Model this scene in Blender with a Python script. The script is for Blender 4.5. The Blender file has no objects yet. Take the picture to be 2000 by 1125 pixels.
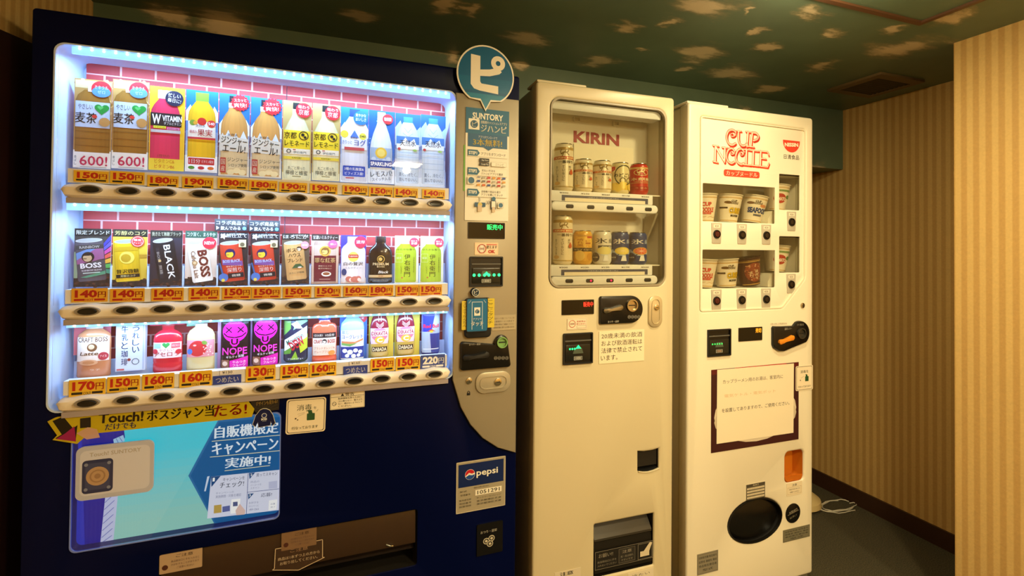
import bpy, bmesh, math, random
from mathutils import Vector, Matrix
random.seed(7)
SC = bpy.context.scene
COL = SC.collection
PI = math.pi

# ------------------------------------------------------------------ camera, world, lights, exposure
CAM_H = 1.30
FOC, PCX, PCY = 941.336, 1000.0, 471.96           # focal length and principal point, in pixels of the 2000 px frame
YAW, PITCH, ROLL = math.radians(19.3564), math.radians(.7493), math.radians(.5423)
_f = Vector((math.sin(YAW)*math.cos(PITCH), math.cos(YAW)*math.cos(PITCH), math.sin(PITCH)))
_r = Vector((math.cos(YAW), -math.sin(YAW), 0)); _u = _r.cross(_f)
RT = _r*math.cos(ROLL) + _u*math.sin(ROLL); UP = -_r*math.sin(ROLL) + _u*math.cos(ROLL); FW = _f
cam = bpy.data.objects.new('camera', bpy.data.cameras.new('camera')); COL.objects.link(cam)
cam.matrix_world = Matrix(((RT.x, UP.x, -FW.x, 0), (RT.y, UP.y, -FW.y, 0), (RT.z, UP.z, -FW.z, CAM_H), (0, 0, 0, 1)))
cam.data.sensor_width = 36; cam.data.lens = 36*FOC/2000; cam.data.shift_y = -(562.5-PCY)/2000
cam.data.clip_start = .02
SC.camera = cam
SC.view_settings.view_transform = 'Standard'; SC.view_settings.look = 'None'
SC.view_settings.gamma = 1; SC.view_settings.use_curve_mapping = False
SC.view_settings.exposure = 0.12
W = bpy.data.worlds.new('world'); SC.world = W; W.use_nodes = True
W.node_tree.nodes['Background'].inputs[0].default_value = (1, .74, .42, 1)
W.node_tree.nodes['Background'].inputs[1].default_value = .10

def area(name, loc, to, sx, sy, power, col, spread=PI):
    L = bpy.data.lights.new(name, 'AREA'); L.shape = 'RECTANGLE'; L.size = sx; L.size_y = sy
    L.energy = power; L.color = col; L.spread = spread
    o = bpy.data.objects.new(name, L); COL.objects.link(o); o.location = loc
    o.rotation_euler = (Vector(to)-Vector(loc)).to_track_quat('-Z', 'Y').to_euler()
    return o
WARM = (1, .81, .45)
CEIL = 2.05
# ceiling lamps of the room behind the camera (their fittings are the ceiling_light things further down)
LAMPS = [(1.03, -.1), (.6, -1.3), (1.42, -1.2)]
LAMP_POWER = [24, 9, 36]
UPLIGHT_POWER = [8, 4, 9]
for (lx, ly), pw in zip(LAMPS, LAMP_POWER):
    area('ceiling_lamp_light', (lx, ly, CEIL-.066), (lx, ly, 0), .22, .22, pw, WARM)
for (lx, ly), pw in zip(LAMPS, UPLIGHT_POWER):          # added point lights under the lamps, put in to brighten the ceiling
    L = bpy.data.lights.new('added_uplight', 'POINT'); L.energy = pw; L.color = WARM; L.shadow_soft_size = .03
    o = bpy.data.objects.new('added_uplight', L); COL.objects.link(o); o.location = (lx, ly, CEIL-.11)
NEAR_LAMP = (1.25, .88)
NEAR_POWER, NEAR_UPLIGHT = 9.0, 4.5

# ------------------------------------------------------------------ pixel <-> place helpers
def ray(x, y):
    return RT*((x-PCX)/FOC) - UP*((y-PCY)/FOC) + FW
CP = Vector((0, 0, CAM_H))
def at_z(x, y, z):
    d = ray(x, y); return CP + d*((z-CAM_H)/d.z)
def at_plane(x, y, P, n):
    d = ray(x, y); return CP + d*((P-CP).dot(n)/d.dot(n))
class Frame:
    """the front plane of one machine: u to the right, w into the depth, z up"""
    def __init__(s, x, y, deg, top=1.83):
        P = at_z(x, y, top); s.t = math.radians(deg); s.O = Vector((P.x, P.y, 0))
        s.ux = Vector((math.cos(s.t), math.sin(s.t), 0)); s.uy = Vector((-math.sin(s.t), math.cos(s.t), 0))
    def px(s, x, y, w=0):
        P = at_plane(x, y, s.O+s.uy*w, s.uy)-s.O
        return P.dot(s.ux), P.z
    def rect(s, xl, yl, xr, yr, w=0):
        a = s.px(xl, yl, w); b = s.px(xr, yr, w)
        return a[0], b[1], b[0], a[1]            # u0,z0,u1,z1
    def pts(s, L, w=0): return [s.px(x, y, w) for x, y in L]
    def world(s, u, w, z): return s.O + s.ux*u + s.uy*w + Vector((0, 0, z))
S = Frame(63, 13, 1.12); K = Frame(1048, 157, -.79); N = Frame(1345, 199, -.3)

# ------------------------------------------------------------------ materials
def lin(c):
    c /= 255.0
    return c/12.92 if c <= .04045 else ((c+.055)/1.055)**2.4
def rgb(h):
    if isinstance(h, str): h = tuple(int(h[i:i+2], 16) for i in (0, 2, 4))
    return (lin(h[0]), lin(h[1]), lin(h[2]), 1)
MATS = {}
def mat(name, col='808080', rough=.5, metal=0, emit=0, bump=0, bscale=300, coat=0, spec=.5):
    if name in MATS: return MATS[name]
    m = bpy.data.materials.new(name); m.use_nodes = True; MATS[name] = m
    nt = m.node_tree; b = nt.nodes['Principled BSDF']
    b.inputs['Base Color'].default_value = rgb(col); b.inputs['Roughness'].default_value = rough
    b.inputs['Metallic'].default_value = metal; b.inputs['Coat Weight'].default_value = coat
    b.inputs['Specular IOR Level'].default_value = spec
    if emit:
        b.inputs['Emission Color'].default_value = rgb(col); b.inputs['Emission Strength'].default_value = emit
    tc = nt.nodes.new('ShaderNodeTexCoord'); n = nt.nodes.new('ShaderNodeTexNoise')
    n.inputs['Scale'].default_value = bscale; nt.links.new(tc.outputs['Object'], n.inputs['Vector'])
    if bump:
        bp = nt.nodes.new('ShaderNodeBump'); bp.inputs['Strength'].default_value = bump; bp.inputs['Distance'].default_value = .001
        nt.links.new(n.outputs['Fac'], bp.inputs['Height']); nt.links.new(bp.outputs['Normal'], b.inputs['Normal'])
    elif not emit:                                 # slight wear in the gloss
        n.inputs['Scale'].default_value = 9
        mr = nt.nodes.new('ShaderNodeMapRange'); mr.inputs['To Min'].default_value = max(.02, rough-.04); mr.inputs['To Max'].default_value = rough+.05
        nt.links.new(n.outputs['Fac'], mr.inputs['Value']); nt.links.new(mr.outputs['Result'], b.inputs['Roughness'])
    return m
def print_mat(name, rough=.45, emit=0, metal=0, translucent=0):
    m = bpy.data.materials.new(name); m.use_nodes = True; nt = m.node_tree; b = nt.nodes['Principled BSDF']
    a = nt.nodes.new('ShaderNodeAttribute'); a.attribute_name = 'Col'
    b.inputs['Roughness'].default_value = rough; b.inputs['Metallic'].default_value = metal
    if emit:
        b.inputs['Base Color'].default_value = (0, 0, 0, 1)
        nt.links.new(a.outputs['Color'], b.inputs['Emission Color']); b.inputs['Emission Strength'].default_value = emit
    else:
        nt.links.new(a.outputs['Color'], b.inputs['Base Color'])
    if translucent:
        t = nt.nodes.new('ShaderNodeBsdfTranslucent'); nt.links.new(a.outputs['Color'], t.inputs['Color'])
        mx = nt.nodes.new('ShaderNodeMixShader'); mx.inputs[0].default_value = translucent
        nt.links.new(b.outputs[0], mx.inputs[1]); nt.links.new(t.outputs[0], mx.inputs[2])
        nt.links.new(mx.outputs[0], nt.nodes['Material Output'].inputs['Surface'])
    return m
def glass_mat(name, tint='ffffff', base=.03, rough=.02):
    m = bpy.data.materials.new(name); m.use_nodes = True; nt = m.node_tree; nt.nodes.clear()
    o = nt.nodes.new('ShaderNodeOutputMaterial'); t = nt.nodes.new('ShaderNodeBsdfTransparent'); g = nt.nodes.new('ShaderNodeBsdfGlossy')
    t.inputs[0].default_value = rgb(tint); g.inputs['Roughness'].default_value = rough
    lw = nt.nodes.new('ShaderNodeLayerWeight'); lw.inputs['Blend'].default_value = .12
    mr = nt.nodes.new('ShaderNodeMapRange'); mr.inputs['To Min'].default_value = base; mr.inputs['To Max'].default_value = .6
    nt.links.new(lw.outputs['Fresnel'], mr.inputs['Value'])
    mx = nt.nodes.new('ShaderNodeMixShader'); nt.links.new(mr.outputs['Result'], mx.inputs[0])
    nt.links.new(t.outputs[0], mx.inputs[1]); nt.links.new(g.outputs[0], mx.inputs[2]); nt.links.new(mx.outputs[0], o.inputs['Surface'])
    return m
PRINT = print_mat('print_paper', .5); GLOSS = print_mat('print_gloss', .22); BACKLIT = print_mat('print_backlit', .3, emit=.92)
GLOW = print_mat('print_glow', .4, emit=3.5); TINPRINT = print_mat('print_tin', .32, metal=.08); BANNER = print_mat('print_banner', .4, translucent=.3)
GLASS = glass_mat('clear_acrylic'); GLASS2 = glass_mat('window_glass', 'f4f4ee', .035)
NAVY = mat('navy_paint', '010834', .34, spec=.1)
WHITE = mat('white_plastic', 'eef0f4', .4)
DISPW = mat('display_plastic', 'c4d8fb', .4)
LCOVER = mat('light_cover', '8fd2ff', .4, emit=.95)
SILVER = mat('silver_panel', 'a39a86', .42, metal=.35, bump=.05, bscale=900)
CREAM = mat('cream_paint', 'd0c5a4', .38, bump=.04, bscale=700)
CREAMW = mat('cream_white', 'e9e2cc', .35, bump=.03, bscale=700)
INNER = mat('inner_white', 'e8e2d2', .5)
BLACK = mat('black_plastic', '0b0b0c', .3)
BLACKM = mat('black_matte', '101011', .6)
DARK = mat('dark_recess', '1a1714', .5)
SMOKE = mat('smoked_flap', '3c2c20', .22)
CHROME = mat('chrome', 'd9d4c8', .16, metal=1)
STEEL = mat('steel', 'a8a498', .32, metal=1)
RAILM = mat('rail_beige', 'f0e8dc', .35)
RAILU = mat('rail_shaded_underside', 'a49aa0', .45)  # grey-purple shading below the rail, put into the colour
BEZEL = mat('button_bezel', '8d8478', .25)
LEDM = mat('led_bead', 'e8f4ff', .4, emit=9)
GREYP = mat('grey_plastic', 'b9b2a2', .4)
ORANGEP = mat('orange_plastic', 'c9741c', .35)
RUBBER = mat('rubber_foot', '141210', .8)

# ------------------------------------------------------------------ mesh builders
def tag(o, label=None, cat=None, group=None, kind=None):
    if label: o['label'] = label
    if cat: o['category'] = cat
    if group: o['group'] = group
    if kind: o['kind'] = kind
    return o
def empty(name, loc, rz=0):
    o = bpy.data.objects.new(name, None); COL.objects.link(o); o.location = loc; o.rotation_euler = (0, 0, rz); o.empty_display_size = .05
    return o
def rrect(x0, y0, x1, y1, r=.004, n=5):
    r = min(r, (x1-x0)/2*.999, (y1-y0)/2*.999); P = []
    for cx, cy, a in ((x1-r, y0+r, -90), (x1-r, y1-r, 0), (x0+r, y1-r, 90), (x0+r, y0+r, 180)):
        for i in range(n+1):
            t = math.radians(a+90*i/n); P.append((cx+r*math.cos(t), cy+r*math.sin(t)))
    return P
def ell(cx, cy, rx, ry=None, n=28):
    ry = rx if ry is None else ry
    return [(cx+rx*math.cos(2*PI*i/n), cy+ry*math.sin(2*PI*i/n)) for i in range(n)]
def inset(L, d):
    cx = (min(p[0] for p in L)+max(p[0] for p in L))/2; cy = (min(p[1] for p in L)+max(p[1] for p in L))/2
    hx = max(p[0] for p in L)-cx; hy = max(p[1] for p in L)-cy
    return [(cx+(x-cx)*(hx-d)/hx, cy+(y-cy)*(hy-d)/hy) for x, y in L]
class G:
    """geometry accumulator -> ONE mesh object; local axes u, w (depth), z"""
    def __init__(s): s.v = []; s.f = []; s.m = []
    def add(s, v, f, mi=0):
        b = len(s.v); s.v += [tuple(p) for p in v]; s.f += [[i+b for i in q] for q in f]; s.m += [mi]*len(f); return s
    def box(s, x0, y0, z0, x1, y1, z1, mi=0):
        v = [(x, y, z) for z in (z0, z1) for y in (y0, y1) for x in (x0, x1)]
        return s.add(v, [(0, 2, 3, 1), (4, 5, 7, 6), (0, 1, 5, 4), (2, 6, 7, 3), (0, 4, 6, 2), (1, 3, 7, 5)], mi)
    def loft(s, loops, c0=True, c1=True, mi=0, close=True):
        n = len(loops[0]); v = [p for L in loops for p in L]; f = []
        for k in range(len(loops)-1):
            for i in range(n if close else n-1):
                j = (i+1) % n; f.append((k*n+i, k*n+j, (k+1)*n+j, (k+1)*n+i))
        if c0: f.append(list(range(n))[::-1])
        if c1: f.append([(len(loops)-1)*n+i for i in range(n)])
        return s.add(v, f, mi)
    def pad(s, L, w0, w1, bev=.002, mi=0):
        """solid slab with outline L (u,z), front at w0 (rounded), back at w1"""
        A = [(x, w1, y) for x, y in L]; B = [(x, w0+bev, y) for x, y in L]
        L2 = inset(L, bev*.35); L3 = inset(L, bev)
        C = [(x, w0+bev*.3, y) for x, y in L2]; D = [(x, w0, y) for x, y in L3]
        return s.loft([A, B, C, D], mi=mi)
    def dish(s, L, w0, w1, taper=0, cap=True, mi=0):
        """open-fronted recess: outline L at w0 going back to w1"""
        L2 = inset(L, taper) if taper else L
        return s.loft([[(x, w0, y) for x, y in L], [(x, w1, y) for x, y in L2]], False, cap, mi)
    def ring(s, L, L2, w0, w1, mi=0):
        f = lambda Q, w: [(x, w, y) for x, y in Q]
        return s.loft([f(L, w1), f(L, w0), f(L2, w0), f(L2, w1)], False, False, mi)
    def lathe(s, prof, n=24, cx=0, cy=0, z0=0, mi=0):
        return s.loft([[(cx+r*math.cos(2*PI*i/n), cy+r*math.sin(2*PI*i/n), z0+z) for i in range(n)] for r, z in prof], mi=mi)
    def tube(s, pts, r, n=7, mi=0):
        loops = []; pts = [Vector(p) for p in pts]
        for i, p in enumerate(pts):
            d = (pts[min(i+1, len(pts)-1)]-pts[max(i-1, 0)]).normalized()
            a = d.cross(Vector((.13, .27, .95))).normalized(); b = d.cross(a)
            loops.append([p+a*(r*math.cos(2*PI*k/n))+b*(r*math.sin(2*PI*k/n)) for k in range(n)])
        return s.loft(loops, mi=mi)
    def build(s, name, mats, parent=None, label=None, smooth=35):
        if not isinstance(mats, (list, tuple)): mats = [mats]
        me = bpy.data.meshes.new(name); me.from_pydata(s.v, [], s.f)
        for m in mats: me.materials.append(m)
        for p, mi in zip(me.polygons, s.m): p.material_index = mi
        bm = bmesh.new(); bm.from_mesh(me); bmesh.ops.recalc_face_normals(bm, faces=bm.faces); bm.to_mesh(me); bm.free()
        return link(name, me, parent, label, smooth)
def link(name, me, parent=None, label=None, smooth=35):
    if smooth:
        for p in me.polygons: p.use_smooth = True
        me.set_sharp_from_angle(angle=math.radians(smooth))
    o = bpy.data.objects.new(name, me); COL.objects.link(o)
    if parent is not None: o.parent = parent
    if label: o['label'] = label
    return o
def plate(name, loops, w0, w1, bev, m, parent, label=None):
    """flat slab with holes: loops[0] outline, the rest holes; front w0, back w1, rounded edges"""
    cu = bpy.data.curves.new(name, 'CURVE'); cu.dimensions = '2D'; cu.fill_mode = 'BOTH'
    th = (w1-w0)/2; cu.extrude = max(0, th-bev); cu.bevel_depth = bev; cu.offset = -bev; cu.bevel_resolution = 2
    for L in loops:
        sp = cu.splines.new('POLY'); sp.points.add(len(L)-1); sp.use_cyclic_u = True
        for p, q in zip(sp.points, L): p.co = (q[0], q[1], 0, 1)
    o = bpy.data.objects.new(name, cu); me = bpy.data.meshes.new_from_object(o); bpy.data.objects.remove(o); bpy.data.curves.remove(cu)
    for v in me.vertices: v.co = (v.co.x, (w0+w1)/2-v.co.z, v.co.y)
    bm = bmesh.new(); bm.from_mesh(me); bmesh.ops.remove_doubles(bm, verts=bm.verts, dist=1e-6); bmesh.ops.recalc_face_normals(bm, faces=bm.faces); bm.to_mesh(me); bm.free()
    me.materials.clear(); me.materials.append(m); me.name = name
    return link(name, me, parent, label, 40)

# ------------------------------------------------------------------ flat print: coloured shapes and lettering
TXT = {}
def glyphs(text, bold):
    k = (text, bold)
    if k not in TXT:
        c = bpy.data.curves.new('t', 'FONT'); c.body = text; c.size = 1; c.resolution_u = 2; c.offset = bold; c.space_line = .95
        o = bpy.data.objects.new('t', c); me = bpy.data.meshes.new_from_object(o)
        V = [(v.co.x, v.co.y) for v in me.vertices]; Fc = [list(p.vertices) for p in me.polygons]
        bpy.data.objects.remove(o); bpy.data.curves.remove(c); bpy.data.meshes.remove(me)
        x0, x1 = min(v[0] for v in V), max(v[0] for v in V); y0, y1 = min(v[1] for v in V), max(v[1] for v in V)
        sx, sy = max(x1-x0, 1e-4), max(y1-y0, 1e-4)
        TXT[k] = ([((v[0]-x0)/sx-.5, (v[1]-y0)/sy-.5) for v in V], Fc, sx/sy)
    return TXT[k]
EPS = .00011
class Art:
    """a print of width w and height h metres; coordinates run 0..1 from the lower left"""
    def __init__(s, w, h, base=None, r=0):
        s.w, s.h = w, h; s.v = []; s.f = []; s.k = []; s.lay = 0
        if base: s.poly([(x/w, y/h) for x, y in rrect(0, 0, w, h, r)] if r else [(0, 0), (1, 0), (1, 1), (0, 1)], base)
    def raw(s, P, F, col, dl=1):
        b = len(s.v); s.v += [(x, y, s.lay) for x, y in P]; s.f += [[i+b for i in q] for q in F]
        if isinstance(col, list): s.k += col
        else: s.k += [rgb(col)]*len(F)
        s.lay += dl
    def poly(s, P, col): s.raw([(x*s.w, y*s.h) for x, y in P], [list(range(len(P)))], col)
    def r(s, x0, y0, x1, y1, col): s.poly([(x0, y0), (x1, y0), (x1, y1), (x0, y1)], col)
    def rr(s, x0, y0, x1, y1, col, rad=.003):
        L = rrect(x0*s.w, y0*s.h, x1*s.w, y1*s.h, rad, 4); s.raw(L, [list(range(len(L)))], col)
    def c(s, cx, cy, rad, col, ry=None, n=24, rot=0):
        """circle: radius in widths; ry (in heights) makes an ellipse"""
        ry = rad*s.w if ry is None else ry*s.h; ca, sa = math.cos(math.radians(rot)), math.sin(math.radians(rot))
        L = [(cx*s.w+x*ca-y*sa, cy*s.h+x*sa+y*ca) for x, y in ell(0, 0, rad*s.w, ry, n)]
        s.raw(L, [list(range(n))], col)
    def o(s, cx, cy, rad, t, col, n=24):
        a = ell(cx*s.w, cy*s.h, rad*s.w, n=n); b = ell(cx*s.w, cy*s.h, (rad-t)*s.w, n=n)
        s.raw(a+b, [[i, (i+1) % n, n+(i+1) % n, n+i] for i in range(n)], col)
    def fr(s, x0, y0, x1, y1, t, col):
        """rectangular line frame, t in metres"""
        tx, ty = t/s.w, t/s.h
        for q in ((x0, y0, x1, y0+ty), (x0, y1-ty, x1, y1), (x0, y0, x0+tx, y1), (x1-tx, y0, x1, y1)): s.r(*q, col); s.lay -= 1
        s.lay += 1
    def star(s, cx, cy, r0, r1, n, col):
        L = [(cx*s.w+(r0 if i % 2 else r1)*s.w*math.cos(PI*i/n), cy*s.h+(r0 if i % 2 else r1)*s.w*math.sin(PI*i/n)) for i in range(2*n)]
        s.raw(L, [list(range(2*n))], col)
    def heart(s, cx, cy, rad, col):
        L = []
        for i in range(24):
            t = 2*PI*i/24; L.append((cx*s.w+rad*s.w*math.sin(t)**3, cy*s.h+rad*s.w*(13*math.cos(t)-5*math.cos(2*t)-2*math.cos(3*t)-math.cos(4*t))/16))
        s.raw(L[::-1], [list(range(24))], col)
    def line(s, P, t, col):
        """open stroke, t in metres"""
        for (a, b), (c, d) in zip(P[:-1], P[1:]):
            a, b, c, d = a*s.w, b*s.h, c*s.w, d*s.h; l = math.hypot(c-a, d-b) or 1; nx, ny = -(d-b)/l*t/2, (c-a)/l*t/2
            s.raw([(a-nx, b-ny), (c-nx, d-ny), (c+nx, d+ny), (a+nx, b+ny)], [[0, 1, 2, 3]], col, 0)
        s.lay += 1
    def t(s, text, cx, cy, w, h, col, rot=0, bold=.012, shear=0):
        if bold and any(ch > '\u2e80' for ch in text):            # outline offsets damage complex glyphs: thicken with shifted copies
            n = max(1, len(text)); d = max(0, bold-.008)/n*.9; ca, sa = math.cos(math.radians(rot)), math.sin(math.radians(rot)); W = w*s.w if w else h*s.h*n
            for k in ((-1, 0, 1) if bold > .015 else (0,)): s.t(text, cx+k*d*W*ca/s.w, cy+k*d*W*sa/s.h, w, h, col, rot, 0, shear); s.lay -= 1
            s.lay += 1; return
        V, F, asp = glyphs(text, bold); W, H = (w*s.w if w else None), (h*s.h if h else None)
        if W is None: W = H*asp
        if H is None: H = W/asp
        ca, sa = math.cos(math.radians(rot)), math.sin(math.radians(rot)); P = []
        for x, y in V:
            x, y = x*W+y*H*shear, y*H; P.append((cx*s.w+x*ca-y*sa, cy*s.h+x*sa+y*ca))
        s.raw(P, F, col)
    def tv(s, text, cx, y1, y0, w, col, bold=.012):
        """vertical lettering from y1 down to y0"""
        n = len(text); st = (y1-y0)/n
        for i, ch in enumerate(text): s.t(ch, cx, y1-st*(i+.5), w, st*.84, col, bold=bold); s.lay -= 1
        s.lay += 1
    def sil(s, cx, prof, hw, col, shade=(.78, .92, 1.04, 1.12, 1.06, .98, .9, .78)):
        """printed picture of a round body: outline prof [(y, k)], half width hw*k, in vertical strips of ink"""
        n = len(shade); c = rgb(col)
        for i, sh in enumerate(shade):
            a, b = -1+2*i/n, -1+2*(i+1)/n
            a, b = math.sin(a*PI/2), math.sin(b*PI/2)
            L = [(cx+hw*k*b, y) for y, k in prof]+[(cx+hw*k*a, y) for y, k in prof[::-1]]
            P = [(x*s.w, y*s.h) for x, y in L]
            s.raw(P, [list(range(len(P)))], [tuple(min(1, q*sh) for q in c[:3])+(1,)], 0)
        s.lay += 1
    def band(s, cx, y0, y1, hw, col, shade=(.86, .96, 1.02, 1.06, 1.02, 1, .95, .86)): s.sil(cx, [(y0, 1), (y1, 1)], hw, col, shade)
    def place(s, A, cx, cy, rot=0):
        ca, sa = math.cos(math.radians(rot)), math.sin(math.radians(rot)); b = len(s.v)
        for x, y, l in A.v:
            x -= A.w/2; y -= A.h/2; s.v.append((cx*s.w+x*ca-y*sa, cy*s.h+x*sa+y*ca, s.lay+l))
        s.f += [[i+b for i in q] for q in A.f]; s.k += A.k; s.lay += A.lay
    def mesh(s, name, m, mapf=None, cutx=(), cuty=(), under=None):
        """under: (verts, faces, colour) of the solid that carries the print, same mesh"""
        mapf = mapf or (lambda x, y, l: (x, -l, y))
        bm = bmesh.new(); cl = bm.loops.layers.float_color.new('Col')
        vs = [bm.verts.new((x, y, l*EPS+EPS)) for x, y, l in s.v]
        for q, c in zip(s.f, s.k):
            try: fc = bm.faces.new([vs[i] for i in q])
            except ValueError: continue
            for lp in fc.loops: lp[cl] = c
        for ax, L in ((0, cutx), (1, cuty)):
            for q in L:
                co = Vector((q, 0, 0) if ax == 0 else (0, q, 0)); no = Vector((1, 0, 0) if ax == 0 else (0, 1, 0))
                bmesh.ops.bisect_plane(bm, geom=bm.verts[:]+bm.edges[:]+bm.faces[:], plane_co=co, plane_no=no, dist=1e-7)
        for v in bm.verts: v.co = mapf(v.co.x, v.co.y, v.co.z)
        if under:
            uv, uf, uc = under; uu = [bm.verts.new(p) for p in uv]; nf = []
            for q in uf:
                fc = bm.faces.new([uu[i] for i in q]); nf.append(fc)
                for lp in fc.loops: lp[cl] = rgb(uc)
            bmesh.ops.recalc_face_normals(bm, faces=nf)
        me = bpy.data.meshes.new(name); bm.to_mesh(me); bm.free(); me.materials.append(m)
        return me
def slab(L, w0, w1):
    g = G(); g.loft([[(x, w1, y) for x, y in L], [(x, w0, y) for x, y in L]]); return g.v, g.f
def sheet(name, A, m, parent, loc, th=.0012, r=.0, base='ffffff', label=None, rz=0, rot=0, outline=None):
    """a thin printed sheet: solid slab and the print on its face are one mesh; origin at the lower left of the face"""
    L = outline or rrect(0, 0, A.w, A.h, max(r, 1e-5), 4 if r else 1)
    v, f = slab(L, 0, th)
    me = A.mesh(name, m, under=(v, f, base)); o = link(name, me, parent, label, 0)
    o.location = loc; o.rotation_euler = (0, rot, rz)
    return o

# ------------------------------------------------------------------ the room
WL, WR, WN, YN = -.74, 2.51, 2.06, 1.10            # left wall, corridor wall, near right wall, its end
YB, YF = 2.62, -2.2                                # back of the room, front of the room
def wallpaper():
    m = bpy.data.materials.new('striped_wallpaper'); m.use_nodes = True; nt = m.node_tree; b = nt.nodes['Principled BSDF']
    nd, lk = nt.nodes.new, nt.links.new
    tc = nd('ShaderNodeTexCoord'); sp = nd('ShaderNodeSeparateXYZ'); lk(tc.outputs['Object'], sp.inputs[0])
    ad = nd('ShaderNodeMath'); ad.operation = 'ADD'; lk(sp.outputs['X'], ad.inputs[0]); lk(sp.outputs['Y'], ad.inputs[1])
    mu = nd('ShaderNodeMath'); mu.operation = 'MULTIPLY'; mu.inputs[1].default_value = 2*PI/.0345; lk(ad.outputs[0], mu.inputs[0])
    si = nd('ShaderNodeMath'); si.operation = 'SINE'; lk(mu.outputs[0], si.inputs[0])
    mr = nd('ShaderNodeMapRange'); mr.interpolation_type = 'SMOOTHSTEP'; mr.inputs['From Min'].default_value = -.5; mr.inputs['From Max'].default_value = .5; lk(si.outputs[0], mr.inputs['Value'])
    n = nd('ShaderNodeTexNoise'); n.inputs['Scale'].default_value = 140; n.inputs['Detail'].default_value = 4; lk(tc.outputs['Object'], n.inputs['Vector'])
    n2 = nd('ShaderNodeTexNoise'); n2.inputs['Scale'].default_value = 2.2; lk(tc.outputs['Object'], n2.inputs['Vector'])
    mx = nd('ShaderNodeMix'); mx.data_type = 'RGBA'; mx.inputs['A'].default_value = rgb('d0a661'); mx.inputs['B'].default_value = rgb('e4bf78'); lk(mr.outputs[0], mx.inputs['Factor'])
    mm = nd('ShaderNodeMix'); mm.data_type = 'RGBA'; mm.blend_type = 'MULTIPLY'; mm.inputs['Factor'].default_value = .22
    lk(mx.outputs['Result'], mm.inputs['A']); lk(n.outputs['Fac'], mm.inputs['B'])
    m3 = nd('ShaderNodeMix'); m3.data_type = 'RGBA'; m3.blend_type = 'MULTIPLY'; m3.inputs['Factor'].default_value = .12
    lk(mm.outputs['Result'], m3.inputs['A']); lk(n2.outputs['Fac'], m3.inputs['B']); lk(m3.outputs['Result'], b.inputs['Base Color'])
    b.inputs['Roughness'].default_value = .65
    bp = nd('ShaderNodeBump'); bp.inputs['Strength'].default_value = .25; bp.inputs['Distance'].default_value = .002
    lk(n.outputs['Fac'], bp.inputs['Height']); lk(bp.outputs['Normal'], b.inputs['Normal'])
    return m
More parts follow.
